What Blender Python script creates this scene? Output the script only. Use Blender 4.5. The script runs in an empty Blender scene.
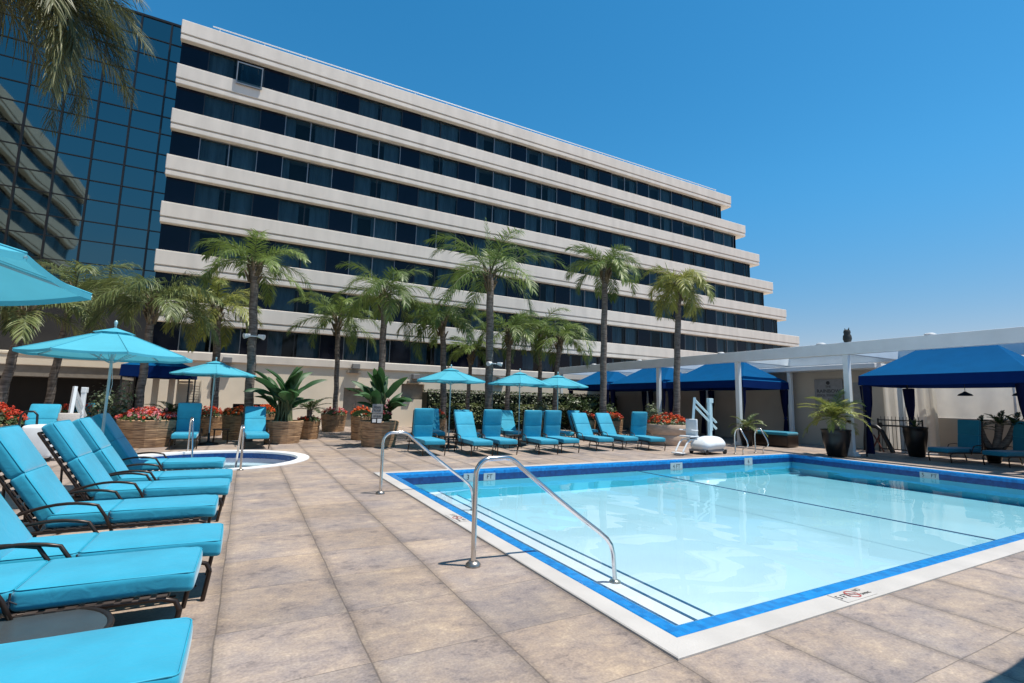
import bpy, bmesh, math, random
from mathutils import Vector, Matrix
PI = math.pi
R = math.radians
scene = bpy.context.scene
COL = scene.collection
rnd = random.Random(7)

# ---------------------------------------------------------------- mesh helper
class MB:
    def __init__(s):
        s.v = []; s.f = []; s.sm = []; s.att = []
    def add(s, vs, fs, smooth=False, att=0.0):
        b = len(s.v)
        s.v.extend([tuple(p) for p in vs])
        for f in fs:
            s.f.append(tuple(i + b for i in f)); s.sm.append(smooth); s.att.append(att)
    def box(s, x0, x1, y0, y1, z0, z1, M=None):
        vs = [Vector((x, y, z)) for z in (z0, z1) for y in (y0, y1) for x in (x0, x1)]
        if M: vs = [M @ p for p in vs]
        s.add(vs, [(0, 2, 3, 1), (4, 5, 7, 6), (0, 1, 5, 4), (2, 6, 7, 3), (0, 4, 6, 2), (1, 3, 7, 5)])
    def tube(s, pts, r, n=8, caps=True, rad=None, smooth=True):
        pts = [Vector(p) for p in pts]
        N = len(pts); up = None; rings = []
        for i, p in enumerate(pts):
            d = (pts[min(i + 1, N - 1)] - pts[max(i - 1, 0)]).normalized()
            if up is None:
                a = Vector((0, 0, 1)) if abs(d.z) < 0.9 else Vector((1, 0, 0))
                up = (a - d * a.dot(d)).normalized()
            else:
                up = up - d * up.dot(d)
                up = up.normalized() if up.length > 1e-6 else d.orthogonal().normalized()
            sd = d.cross(up)
            rr = rad[i] if rad else r
            rings.append([p + (up * math.cos(2 * PI * k / n) + sd * math.sin(2 * PI * k / n)) * rr for k in range(n)])
        vs = [q for g in rings for q in g]
        fs = [(i * n + k, i * n + (k + 1) % n, (i + 1) * n + (k + 1) % n, (i + 1) * n + k) for i in range(N - 1) for k in range(n)]
        s.add(vs, fs, smooth)
        if caps:
            s.add(rings[0], [tuple(range(n - 1, -1, -1))]); s.add(rings[-1], [tuple(range(n))])
    def lathe(s, prof, n=24, c=(0, 0, 0), smooth=True, capb=False, capt=False, jit=0, sy=1.0, rot=0.0):
        vs = []
        for (r, z) in prof:
            for k in range(n):
                a = 2 * PI * k / n + rot
                rr = r * (1 + (rnd.uniform(-jit, jit) if jit else 0))
                vs.append((c[0] + rr * math.cos(a), c[1] + rr * sy * math.sin(a), c[2] + z))
        fs = [(i * n + k, i * n + (k + 1) % n, (i + 1) * n + (k + 1) % n, (i + 1) * n + k) for i in range(len(prof) - 1) for k in range(n)]
        s.add(vs, fs, smooth)
        if capb: s.add(vs[:n], [tuple(range(n - 1, -1, -1))])
        if capt: s.add(vs[-n:], [tuple(range(n))])
    def rbox(s, c, h, r, M=None, puff=(0, 0, 0), seg=4, inner=5, fn=None):
        """rounded box; c centre, h half sizes, r edge radius, puff bulges the faces"""
        def axis(hh):
            a = [-hh + r * (1 - math.cos(PI / 2 * k / seg)) for k in range(seg)]
            lo, hi = -hh + r, hh - r
            m = [lo + (hi - lo) * k / inner for k in range(inner + 1)]
            b = [-x for x in reversed(a)]
            return a + m + b
        ax = [axis(x) for x in h]
        idx = {}; vs = []; fs = []
        def vid(p):
            k = tuple(round(x, 5) for x in p)
            if k in idx: return idx[k]
            q = Vector([max(-h[i] + r, min(h[i] - r, p[i])) for i in range(3)])
            d = Vector(p) - q
            if d.length > 1e-9:
                q = q + d.normalized() * r
            for i in range(3):
                if puff[i]:
                    j, l = (i + 1) % 3, (i + 2) % 3
                    w = (1 - (q[j] / h[j]) ** 2) * (1 - (q[l] / h[l]) ** 2)
                    q[i] += puff[i] * max(0, w) ** 0.6 * (q[i] / h[i])
            q = q + Vector(c)
            if fn: q = fn(q)
            if M: q = M @ q
            idx[k] = len(vs); vs.append(q); return idx[k]
        for i in range(3):
            j, l = (i + 1) % 3, (i + 2) % 3
            for sg in (-1, 1):
                A, B = ax[j], ax[l]
                for a in range(len(A) - 1):
                    for b in range(len(B) - 1):
                        quad = []
                        for (u, w) in ((A[a], B[b]), (A[a + 1], B[b]), (A[a + 1], B[b + 1]), (A[a], B[b + 1])):
                            p = [0, 0, 0]; p[i] = sg * h[i]; p[j] = u; p[l] = w
                            quad.append(vid(p))
                        if sg < 0: quad.reverse()
                        if len(set(quad)) >= 3:
                            fs.append(tuple(dict.fromkeys(quad)))
        s.add(vs, fs, True)
    def build(s, name, m, parent=None, loc=None):
        me = bpy.data.meshes.new(name)
        me.from_pydata(s.v, [], s.f)
        me.polygons.foreach_set('use_smooth', s.sm)
        if any(s.att):
            a = me.attributes.new('var', 'FLOAT', 'FACE'); a.data.foreach_set('value', s.att)
        me.materials.append(m)
        o = bpy.data.objects.new(name, me); COL.objects.link(o)
        if parent: o.parent = parent
        if loc: o.location = loc
        return o

def bevel(o, w=0.01, seg=2):
    b = o.modifiers.new('Bevel', 'BEVEL'); b.width = w; b.segments = seg; b.limit_method = 'ANGLE'; b.angle_limit = R(40)
    return o
def tag(o, label, cat, group=None):
    o['label'] = label; o['category'] = cat
    if group: o['group'] = group
    return o
def thing(name, label, cat, loc=(0, 0, 0), rz=0.0, group=None):
    o = bpy.data.objects.new(name, None); COL.objects.link(o)
    o.location = loc; o.rotation_euler = (0, 0, rz); o.empty_display_size = 0.2
    return tag(o, label, cat, group)
def structure(o):
    o['kind'] = 'structure'; return o
def kids(o):
    return [c for c in bpy.data.objects if c.parent == o]
def copy_tree(o, parent=None):
    c = o.copy(); COL.objects.link(c)
    if parent: c.parent = parent
    for k in kids(o): copy_tree(k, c)
    return c
def place(o, label, loc, rz=0.0, group=None, sc=None):
    o['label'] = label
    o.location = loc; o.rotation_euler = (0, 0, rz)
    if group: o['group'] = group
    if sc: o.scale = sc
    return o

# ---------------------------------------------------------------- materials
def nt(name):
    m = bpy.data.materials.new(name); m.use_nodes = True
    t = m.node_tree
    return m, t, t.nodes['Principled BSDF'], t.nodes['Material Output']
def setin(n, k, v):
    if k in n.inputs: n.inputs[k].default_value = v
def c4(c): return (c[0], c[1], c[2], 1)
def mat(name, col, rough=0.6, metal=0.0, var=0.12, scale=6.0, bump=0.0, bscale=60.0, stretch=(1, 1, 1), spec=0.5, col2=None, detail=4, sheen=0.0):
    m, t, b, out = nt(name)
    setin(b, 'Roughness', rough); setin(b, 'Metallic', metal); setin(b, 'Specular IOR Level', spec)
    if sheen: setin(b, 'Sheen Weight', sheen)
    tc = t.nodes.new('ShaderNodeTexCoord'); mp = t.nodes.new('ShaderNodeMapping')
    mp.inputs['Scale'].default_value = stretch
    t.links.new(tc.outputs['Object'], mp.inputs['Vector'])
    no = t.nodes.new('ShaderNodeTexNoise'); no.inputs['Scale'].default_value = scale; no.inputs['Detail'].default_value = detail
    t.links.new(mp.outputs[0], no.inputs['Vector'])
    rp = t.nodes.new('ShaderNodeValToRGB')
    a = col2 if col2 else [c * (1 - var) for c in col]
    e = col if col2 else [min(1, c * (1 + var)) for c in col]
    rp.color_ramp.elements[0].color = c4(a); rp.color_ramp.elements[0].position = 0.3
    rp.color_ramp.elements[1].color = c4(e); rp.color_ramp.elements[1].position = 0.7
    t.links.new(no.outputs['Fac'], rp.inputs[0]); t.links.new(rp.outputs[0], b.inputs['Base Color'])
    if bump:
        n2 = t.nodes.new('ShaderNodeTexNoise'); n2.inputs['Scale'].default_value = bscale; n2.inputs['Detail'].default_value = 3
        t.links.new(mp.outputs[0], n2.inputs['Vector'])
        bp = t.nodes.new('ShaderNodeBump'); bp.inputs['Strength'].default_value = bump; bp.inputs['Distance'].default_value = 0.02
        t.links.new(n2.outputs['Fac'], bp.inputs['Height']); t.links.new(bp.outputs[0], b.inputs['Normal'])
    return m
def leafmat(name, a, e, trans=0.35, rough=0.45):
    m, t, b, out = nt(name)
    at = t.nodes.new('ShaderNodeAttribute'); at.attribute_name = 'var'
    rp = t.nodes.new('ShaderNodeValToRGB')
    rp.color_ramp.elements[0].color = c4(a); rp.color_ramp.elements[1].color = c4(e)
    t.links.new(at.outputs['Fac'], rp.inputs[0]); t.links.new(rp.outputs[0], b.inputs['Base Color'])
    setin(b, 'Roughness', rough)
    tr = t.nodes.new('ShaderNodeBsdfTranslucent'); t.links.new(rp.outputs[0], tr.inputs['Color'])
    mx = t.nodes.new('ShaderNodeMixShader'); mx.inputs[0].default_value = trans
    t.links.new(b.outputs[0], mx.inputs[1]); t.links.new(tr.outputs[0], mx.inputs[2]); t.links.new(mx.outputs[0], out.inputs['Surface'])
    return m
def clothmat(name, col, trans=0.3, rough=0.8, var=0.06, weave=0.15):
    m = mat(name, col, rough, 0, var, 2.5, weave, 400, spec=0.05)
    t = m.node_tree; b = t.nodes['Principled BSDF']; out = t.nodes['Material Output']
    src = b.inputs['Base Color'].links[0].from_socket
    tr = t.nodes.new('ShaderNodeBsdfTranslucent'); t.links.new(src, tr.inputs['Color'])
    mx = t.nodes.new('ShaderNodeMixShader'); mx.inputs[0].default_value = trans
    t.links.new(b.outputs[0], mx.inputs[1]); t.links.new(tr.outputs[0], mx.inputs[2]); t.links.new(mx.outputs[0], out.inputs['Surface'])
    return m
def math_n(t, op, a, b=None, c=None):
    n = t.nodes.new('ShaderNodeMath'); n.operation = op
    for i, x in enumerate((a, b, c)):
        if x is None: continue
        if isinstance(x, (int, float)): n.inputs[i].default_value = x
        else: t.links.new(x, n.inputs[i])
    return n.outputs[0]
def glassmat(name, tint, refl_ior=1.5, rough=0.02, trans=1.0, rc=(1, 1, 1)):
    m, t, b, out = nt(name)
    t.nodes.remove(b)
    fr = t.nodes.new('ShaderNodeFresnel'); fr.inputs['IOR'].default_value = refl_ior
    gl = t.nodes.new('ShaderNodeBsdfGlossy'); gl.inputs['Roughness'].default_value = rough; gl.inputs['Color'].default_value = c4(rc)
    tr = t.nodes.new('ShaderNodeBsdfTransparent'); tr.inputs['Color'].default_value = c4(tint)
    mx = t.nodes.new('ShaderNodeMixShader')
    t.links.new(fr.outputs[0], mx.inputs[0]); t.links.new(tr.outputs[0], mx.inputs[1]); t.links.new(gl.outputs[0], mx.inputs[2])
    t.links.new(mx.outputs[0], out.inputs['Surface'])
    return m

def cushmat(name, col):
    m = mat(name, col, 0.7, 0, 0.14, 2.2, 0.0, spec=0.25, sheen=0.3, detail=7)
    t = m.node_tree; b = t.nodes['Principled BSDF']; tc = [n for n in t.nodes if n.type == 'TEX_COORD'][0]
    crease = t.nodes.new('ShaderNodeTexNoise'); crease.inputs['Scale'].default_value = 7; crease.inputs['Detail'].default_value = 2; crease.inputs['Distortion'].default_value = 1.2
    t.links.new(tc.outputs['Object'], crease.inputs['Vector'])
    weave = t.nodes.new('ShaderNodeTexNoise'); weave.inputs['Scale'].default_value = 260; t.links.new(tc.outputs['Object'], weave.inputs['Vector'])
    h = math_n(t, 'ADD', math_n(t, 'MULTIPLY', crease.outputs['Fac'], 1.0), math_n(t, 'MULTIPLY', weave.outputs['Fac'], 0.06))
    bp = t.nodes.new('ShaderNodeBump'); bp.inputs['Strength'].default_value = 0.28; bp.inputs['Distance'].default_value = 0.02
    t.links.new(h, bp.inputs['Height']); t.links.new(bp.outputs[0], b.inputs['Normal'])
    return m
CREAM = mat('painted concrete', (0.76, 0.69, 0.60), 0.75, 0, 0.09, 1.6, 0.06, 30, stretch=(1, 1, 0.25), detail=7)
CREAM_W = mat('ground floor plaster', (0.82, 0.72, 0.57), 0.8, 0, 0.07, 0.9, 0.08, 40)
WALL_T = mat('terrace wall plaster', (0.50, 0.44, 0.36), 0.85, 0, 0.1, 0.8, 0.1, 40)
GROOVE = mat('groove', (0.25, 0.23, 0.21), 0.8)
DARKGL = mat('dark spandrel glass', (0.003, 0.005, 0.014), 0.1, 0, 0.2, 0.4, spec=0.22)
ROOM = mat('room interior', (0.02, 0.022, 0.028), 0.9, 0, 0.4, 0.6)
WINGL = glassmat('window glass', (0.33, 0.47, 0.54), 1.32, 0.02)
CURT = mat('curtain', (0.26, 0.33, 0.37), 0.9, 0, 0.3, 1.2, stretch=(2.5, 1, 0.3))
ALU = mat('dark bronze frame', (0.03, 0.032, 0.036), 0.4, 0.3)
ALU_L = mat('thin pale frame', (0.22, 0.23, 0.24), 0.4, 0.5)
WHITE = mat('white paint', (0.75, 0.75, 0.74), 0.45, 0, 0.05, 3)
PERG = mat('pergola paint', (0.72, 0.76, 0.77), 0.5, 0, 0.05, 2)
BROWNM = mat('brown powder coated metal', (0.035, 0.022, 0.016), 0.35, 0.4, 0.2, 8)
STRAP = mat('dark sling strap', (0.05, 0.035, 0.028), 0.7)
CUSH = cushmat('turquoise cushion fabric', (0.018, 0.30, 0.44))
PIPING = mat('turquoise piping', (0.022, 0.33, 0.47), 0.6)
TIE = mat('dark tie', (0.015, 0.02, 0.03), 0.8)
UMB = clothmat('turquoise canvas', (0.11, 0.50, 0.63), 0.32)
NAVY = clothmat('royal blue canvas', (0.0005, 0.085, 0.235), 0.15)
NAVYD = clothmat('navy canvas', (0.003, 0.022, 0.12), 0.08)
NAVYC = clothmat('navy curtain cloth', (0.006, 0.010, 0.045), 0.1)
CANVAS = clothmat('cream canvas', (0.78, 0.73, 0.64), 0.42)
POLE = mat('turquoise tinted pole', (0.30, 0.50, 0.55), 0.35, 0.3)
STEEL = mat('stainless steel', (0.62, 0.60, 0.57), 0.18, 1.0, 0.08, 8)
STEELW = mat('weathered steel', (0.34, 0.30, 0.26), 0.35, 0.9, 0.3, 14)
BLACK = mat('black metal', (0.012, 0.012, 0.013), 0.4, 0.2)
GLAZE = mat('black glazed pot', (0.008, 0.0075, 0.008), 0.3, spec=0.35)
SOIL = mat('soil', (0.05, 0.035, 0.025), 0.95, 0, 0.4, 20, 0.4, 40)
WOOD = mat('planter timber', (0.50, 0.30, 0.15), 0.7, 0, 0.3, 5, 0.35, 12, stretch=(1, 1, 7), col2=(0.17, 0.095, 0.05), detail=8)
WOODG = mat('greyed planter timber', (0.60, 0.38, 0.21), 0.75, 0, 0.3, 4, 0.35, 12, stretch=(.8, .8, 7), col2=(0.18, 0.105, 0.06), detail=8)
TERRA = mat('pale cast planter', (0.48, 0.36, 0.27), 0.8, 0, 0.15, 5, 0.2, 30, stretch=(1, 1, 3))
BARK = mat('palm bark', (0.24, 0.205, 0.175), 0.9, 0, 0.35, 5, 0.6, 9, stretch=(1, 1, 5), col2=(0.07, 0.055, 0.045))
BOOT = mat('palm boots', (0.22, 0.17, 0.10), 0.9, 0, 0.4, 8, 0.5, 15, col2=(0.08, 0.06, 0.035))
STEM = mat('green stem', (0.08, 0.10, 0.04), 0.6, 0, 0.3, 6)
PALM = leafmat('palm leaflets', (0.045, 0.10, 0.022), (0.24, 0.32, 0.075), 0.3)
PALMN = leafmat('near palm leaflets', (0.03, 0.055, 0.018), (0.20, 0.20, 0.08), 0.3, 0.5)
PALMY = leafmat('yellowing palm leaflets', (0.085, 0.135, 0.025), (0.42, 0.42, 0.10), 0.3)
KENTIA = leafmat('arching palm leaflets', (0.028, 0.065, 0.018), (0.25, 0.29, 0.10), 0.28)
BANANA = leafmat('paddle leaves', (0.022, 0.075, 0.028), (0.06, 0.14, 0.045), 0.3, 0.5)
SAGO = leafmat('cycad leaves', (0.018, 0.045, 0.014), (0.06, 0.09, 0.03), 0.15, 0.4)
BUSH = leafmat('shrub leaves', (0.020, 0.045, 0.012), (0.085, 0.13, 0.04), 0.25)
BUSHL = leafmat('pale shrub leaves', (0.05, 0.085, 0.035), (0.25, 0.30, 0.17), 0.25)
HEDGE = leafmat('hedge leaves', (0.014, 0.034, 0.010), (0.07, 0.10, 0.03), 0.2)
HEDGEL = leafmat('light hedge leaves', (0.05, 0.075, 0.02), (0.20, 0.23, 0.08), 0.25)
GERL = leafmat('geranium leaves', (0.022, 0.05, 0.014), (0.09, 0.13, 0.035), 0.25)
RED = leafmat('red petals', (0.45, 0.018, 0.008), (0.85, 0.10, 0.03), 0.3, 0.6)
PINK = leafmat('pink petals', (0.70, 0.10, 0.14), (0.95, 0.45, 0.48), 0.3, 0.6)
ORANGE = leafmat('orange red petals', (0.62, 0.05, 0.008), (0.90, 0.20, 0.03), 0.3, 0.6)
BEIGE_D = mat('taupe door paint', (0.26, 0.23, 0.19), 0.6)
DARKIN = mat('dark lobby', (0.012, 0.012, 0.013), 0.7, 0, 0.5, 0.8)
AZURE = mat('azure pool wall with water light', (0.18, 0.78, 0.95), 0.6, 0, 0.04, 1.0)  # light scattered by the water is put into this bright base colour
PLASTER = mat('white pool plaster', (0.74, 0.69, 0.76), 0.7, 0, 0.05, 1.0)
GREYP = mat('grey sign', (0.24, 0.24, 0.24), 0.6)
LETTER = mat('dark lettering', (0.02, 0.02, 0.022), 0.6)
LETRED = mat('red lettering', (0.33, 0.07, 0.06), 0.6)
TILEW = mat('pale marker tile', (0.36, 0.46, 0.48), 0.3, 0, 0.08, 20)
GLTABLE = mat('smoked glass top', (0.05, 0.06, 0.065), 0.25)
PLAST = mat('white lift plastic', (0.72, 0.75, 0.76), 0.35, 0, 0.04, 6)
PLASTB = mat('pale blue grey lift arm', (0.50, 0.66, 0.70), 0.4, 0, 0.05, 6)
SEATM = mat('mesh seat', (0.50, 0.46, 0.42), 0.7, 0, 0.1, 30)
ROOFG = mat('grey shade roof', (0.24, 0.23, 0.21), 0.8, 0, 0.2, 2, stretch=(1, 8, 1))
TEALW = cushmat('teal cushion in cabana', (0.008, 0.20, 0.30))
TOWER = None

def deck_material():
    m, t, b, out = nt('stamped concrete')
    L = t.links
    tc = t.nodes.new('ShaderNodeTexCoord'); sp = t.nodes.new('ShaderNodeSeparateXYZ'); L.new(tc.outputs['Object'], sp.inputs[0])
    wob = t.nodes.new('ShaderNodeTexNoise'); wob.inputs['Scale'].default_value = 1.3; L.new(tc.outputs['Object'], wob.inputs['Vector'])
    wv = math_n(t, 'MULTIPLY', math_n(t, 'SUBTRACT', wob.outputs['Fac'], 0.5), 0.035)
    X = math_n(t, 'ADD', math_n(t, 'DIVIDE', math_n(t, 'ADD', sp.outputs[0], 0.06), 0.805), wv)
    Y = math_n(t, 'ADD', math_n(t, 'DIVIDE', math_n(t, 'SUBTRACT', sp.outputs[1], 0.005), 0.75), wv)
    fx = math_n(t, 'ABSOLUTE', math_n(t, 'SUBTRACT', math_n(t, 'FRACT', math_n(t, 'ADD', X, 0.5)), 0.5))
    fy = math_n(t, 'ABSOLUTE', math_n(t, 'SUBTRACT', math_n(t, 'FRACT', math_n(t, 'ADD', Y, 0.5)), 0.5))
    ed = t.nodes.new('ShaderNodeTexNoise'); ed.inputs['Scale'].default_value = 9; ed.inputs['Detail'].default_value = 3; L.new(tc.outputs['Object'], ed.inputs['Vector'])
    wid = math_n(t, 'MULTIPLY', ed.outputs['Fac'], 0.018)
    def line(f, k):
        w = math_n(t, 'MULTIPLY', wid, k)
        return math_n(t, 'SUBTRACT', 1.0, math_n(t, 'SMOOTH_MIN', 1.0, math_n(t, 'DIVIDE', f, w), 0.3))
    jx = math_n(t, 'MAXIMUM', line(fx, 1.0), 0.0); jy = math_n(t, 'MAXIMUM', line(fy, 0.75), 0.0)
    j = math_n(t, 'MAXIMUM', jx, jy)
    halo = math_n(t, 'MAXIMUM', math_n(t, 'SUBTRACT', 1.0, math_n(t, 'MULTIPLY', fx, 10.0)), 0.0)
    cell = t.nodes.new('ShaderNodeCombineXYZ')
    L.new(math_n(t, 'FLOOR', X), cell.inputs[0]); L.new(math_n(t, 'FLOOR', Y), cell.inputs[1])
    wn = t.nodes.new('ShaderNodeTexWhiteNoise'); wn.noise_dimensions = '2D'; L.new(cell.outputs[0], wn.inputs['Vector'])
    # mottling: warm tan, grey-lilac and dark flecks, offset per slab
    off = t.nodes.new('ShaderNodeVectorMath'); off.operation = 'MULTIPLY_ADD'
    L.new(wn.outputs['Color'], off.inputs[0]); off.inputs[1].default_value = (9, 9, 9); L.new(tc.outputs['Object'], off.inputs[2])
    mp = t.nodes.new('ShaderNodeMapping'); mp.inputs['Scale'].default_value = (1.15, 1.7, 1); mp.inputs['Rotation'].default_value = (0, 0, 0.4)
    L.new(off.outputs[0], mp.inputs['Vector'])
    n1 = t.nodes.new('ShaderNodeTexNoise'); n1.inputs['Scale'].default_value = 2.0; n1.inputs['Detail'].default_value = 10; n1.inputs['Roughness'].default_value = 0.74; n1.inputs['Distortion'].default_value = 0.25
    L.new(mp.outputs[0], n1.inputs['Vector'])
    r1 = t.nodes.new('ShaderNodeValToRGB'); cr = r1.color_ramp
    cr.elements[0].position = 0.36; cr.elements[0].color = (0.14, 0.12, 0.115, 1)
    cr.elements[1].position = 0.66; cr.elements[1].color = (0.50, 0.41, 0.315, 1)
    e = cr.elements.new(0.45); e.color = (0.275, 0.228, 0.205, 1)
    e = cr.elements.new(0.56); e.color = (0.37, 0.30, 0.245, 1)
    n3 = t.nodes.new('ShaderNodeTexNoise'); n3.inputs['Scale'].default_value = 11; n3.inputs['Detail'].default_value = 8; n3.inputs['Roughness'].default_value = 0.72; n3.inputs['Distortion'].default_value = 0.6
    L.new(mp.outputs[0], n3.inputs['Vector'])
    L.new(math_n(t, 'ADD', math_n(t, 'MULTIPLY', n1.outputs['Fac'], 0.62), math_n(t, 'MULTIPLY', n3.outputs['Fac'], 0.38)), r1.inputs[0])
    big = t.nodes.new('ShaderNodeTexNoise'); big.inputs['Scale'].default_value = 0.55; big.inputs['Detail'].default_value = 5; L.new(tc.outputs['Object'], big.inputs['Vector'])
    val = math_n(t, 'ADD', math_n(t, 'MULTIPLY', wn.outputs['Value'], 0.20), math_n(t, 'ADD', math_n(t, 'MULTIPLY', big.outputs['Fac'], 0.9), 0.43))
    mul = t.nodes.new('ShaderNodeVectorMath'); mul.operation = 'SCALE'; L.new(r1.outputs[0], mul.inputs[0]); L.new(val, mul.inputs['Scale'])
    fine = t.nodes.new('ShaderNodeTexNoise'); fine.inputs['Scale'].default_value = 60; fine.inputs['Detail'].default_value = 4; L.new(tc.outputs['Object'], fine.inputs['Vector'])
    mul2 = t.nodes.new('ShaderNodeVectorMath'); mul2.operation = 'SCALE'; L.new(mul.outputs[0], mul2.inputs[0])
    L.new(math_n(t, 'SUBTRACT', math_n(t, 'ADD', math_n(t, 'MULTIPLY', fine.outputs['Fac'], 0.8), 0.60), math_n(t, 'MULTIPLY', halo, 0.30)), mul2.inputs['Scale'])
    mx = t.nodes.new('ShaderNodeMix'); mx.data_type = 'RGBA'
    L.new(math_n(t, 'MULTIPLY', j, 0.75), mx.inputs['Factor']); L.new(mul2.outputs[0], mx.inputs['A']); mx.inputs['B'].default_value = (0.10, 0.085, 0.075, 1)
    hv = t.nodes.new('ShaderNodeTexNoise'); hv.inputs['Scale'].default_value = 0.9; hv.inputs['Detail'].default_value = 6; hv.inputs['Roughness'].default_value = .65; L.new(off.outputs[0], hv.inputs['Vector'])
    hr = t.nodes.new('ShaderNodeValToRGB'); hr.color_ramp.elements[0].position = .38; hr.color_ramp.elements[1].position = .62
    hr.color_ramp.elements[0].color = (.88, .89, .93, 1); hr.color_ramp.elements[1].color = (1.10, 1.03, .93, 1); L.new(hv.outputs['Fac'], hr.inputs[0])
    hm = t.nodes.new('ShaderNodeMix'); hm.data_type = 'RGBA'; hm.blend_type = 'MULTIPLY'; hm.inputs['Factor'].default_value = 1
    L.new(mx.outputs['Result'], hm.inputs['A']); L.new(hr.outputs[0], hm.inputs['B']); L.new(hm.outputs['Result'], b.inputs['Base Color'])
    setin(b, 'Roughness', 0.62); setin(b, 'Specular IOR Level', 0.35)
    hgt = math_n(t, 'SUBTRACT', math_n(t, 'ADD', math_n(t, 'MULTIPLY', n1.outputs['Fac'], 0.6), math_n(t, 'MULTIPLY', fine.outputs['Fac'], 0.25)), j)
    bp = t.nodes.new('ShaderNodeBump'); bp.inputs['Strength'].default_value = 0.35; bp.inputs['Distance'].default_value = 0.012
    L.new(hgt, bp.inputs['Height']); L.new(bp.outputs[0], b.inputs['Normal'])
    return m
def tile_material(name, a, e, size, grout):
    m, t, b, out = nt(name)
    tc = t.nodes.new('ShaderNodeTexCoord')
    ck = t.nodes.new('ShaderNodeVectorMath'); ck.operation = 'SCALE'; ck.inputs['Scale'].default_value = 1 / size
    t.links.new(tc.outputs['Object'], ck.inputs[0])
    fl = t.nodes.new('ShaderNodeVectorMath'); fl.operation = 'FLOOR'; t.links.new(ck.outputs[0], fl.inputs[0])
    wn = t.nodes.new('ShaderNodeTexWhiteNoise'); wn.noise_dimensions = '3D'; t.links.new(fl.outputs[0], wn.inputs['Vector'])
    rp = t.nodes.new('ShaderNodeValToRGB'); rp.color_ramp.elements[0].color = c4(a); rp.color_ramp.elements[1].color = c4(e)
    t.links.new(wn.outputs['Value'], rp.inputs[0])
    t.links.new(rp.outputs[0], b.inputs['Base Color']); setin(b, 'Roughness', 0.22)
    return m
DECK = deck_material()
TILE = tile_material('bright blue tile', (0.004, 0.15, 0.42), (0.008, 0.23, 0.58), 0.05, 0)
TILED = tile_material('navy tile', (0.004, 0.035, 0.15), (0.006, 0.06, 0.22), 0.05, 0)
TILEL = mat('dark step edge tile', (0.008, 0.06, 0.16), 0.3)
COPING = mat('white coping concrete', (0.45, 0.425, 0.395), 0.7, 0, 0.10, 2.2, 0.12, 60, detail=7)

def water_material(name, dens, wave=0.025, absorb=(0.10, 0.82, 0.91)):
    m, t, b, out = nt(name); t.nodes.remove(b); L = t.links
    fr = t.nodes.new('ShaderNodeFresnel'); fr.inputs['IOR'].default_value = 1.333
    gl = t.nodes.new('ShaderNodeBsdfGlossy'); gl.inputs['Roughness'].default_value = 0.0
    tr = t.nodes.new('ShaderNodeBsdfTransparent')
    mx = t.nodes.new('ShaderNodeMixShader'); L.new(fr.outputs[0], mx.inputs[0]); L.new(tr.outputs[0], mx.inputs[1]); L.new(gl.outputs[0], mx.inputs[2])
    L.new(mx.outputs[0], out.inputs['Surface'])
    va = t.nodes.new('ShaderNodeVolumeAbsorption'); va.inputs['Color'].default_value = c4(absorb); va.inputs['Density'].default_value = dens
    L.new(va.outputs[0], out.inputs['Volume'])
    return m
def water_sheet(mb, x0, x1, y0, y1, z, zb, cell, inside=None, amp=1.0):
    rg = random.Random(5); W = []
    for k in range(14):
        a = rg.uniform(0, 2 * PI); l = rg.uniform(.35, 1.9); W.append((math.cos(a) * 2 * PI / l, math.sin(a) * 2 * PI / l, rg.uniform(0, 6), amp * .00042 * l ** 1.1))
    nx, ny = int((x1 - x0) / cell), int((y1 - y0) / cell)
    hgt = lambda x, y: z + sum(q[3] * math.sin(q[0] * x + q[1] * y + q[2]) for q in W)
    vs = []
    for i in range(nx + 1):
        for k in range(ny + 1):
            x = x0 + (x1 - x0) * i / nx; y = y0 + (y1 - y0) * k / ny; vs.append((x, y, hgt(x, y)))
    c = ny + 1
    mb.add(vs, [(i * c + k, (i + 1) * c + k, (i + 1) * c + k + 1, i * c + k + 1) for i in range(nx) for k in range(ny)], True)
    b = len(mb.v); rim = [i * c for i in range(nx + 1)] + [nx * c + k for k in range(1, ny + 1)] + [i * c + ny for i in range(nx - 1, -1, -1)] + [k for k in range(ny - 1, 0, -1)]
    base = b - len(vs); lo = [(vs[q][0], vs[q][1], zb) for q in rim]
    mb.v.extend(lo); n = len(rim)
    for q in range(n):
        mb.f.append((base + rim[q], b + q, b + (q + 1) % n, base + rim[(q + 1) % n])); mb.sm.append(False); mb.att.append(0)
    mb.f.append(tuple(b + q for q in range(n - 1, -1, -1))); mb.sm.append(False); mb.att.append(0)
WATER = water_material('pool water', 0.43, 0.008)
WATER2 = water_material('hot tub water', 0.5, 0.02, (0.15, 0.85, 0.92))

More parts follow.
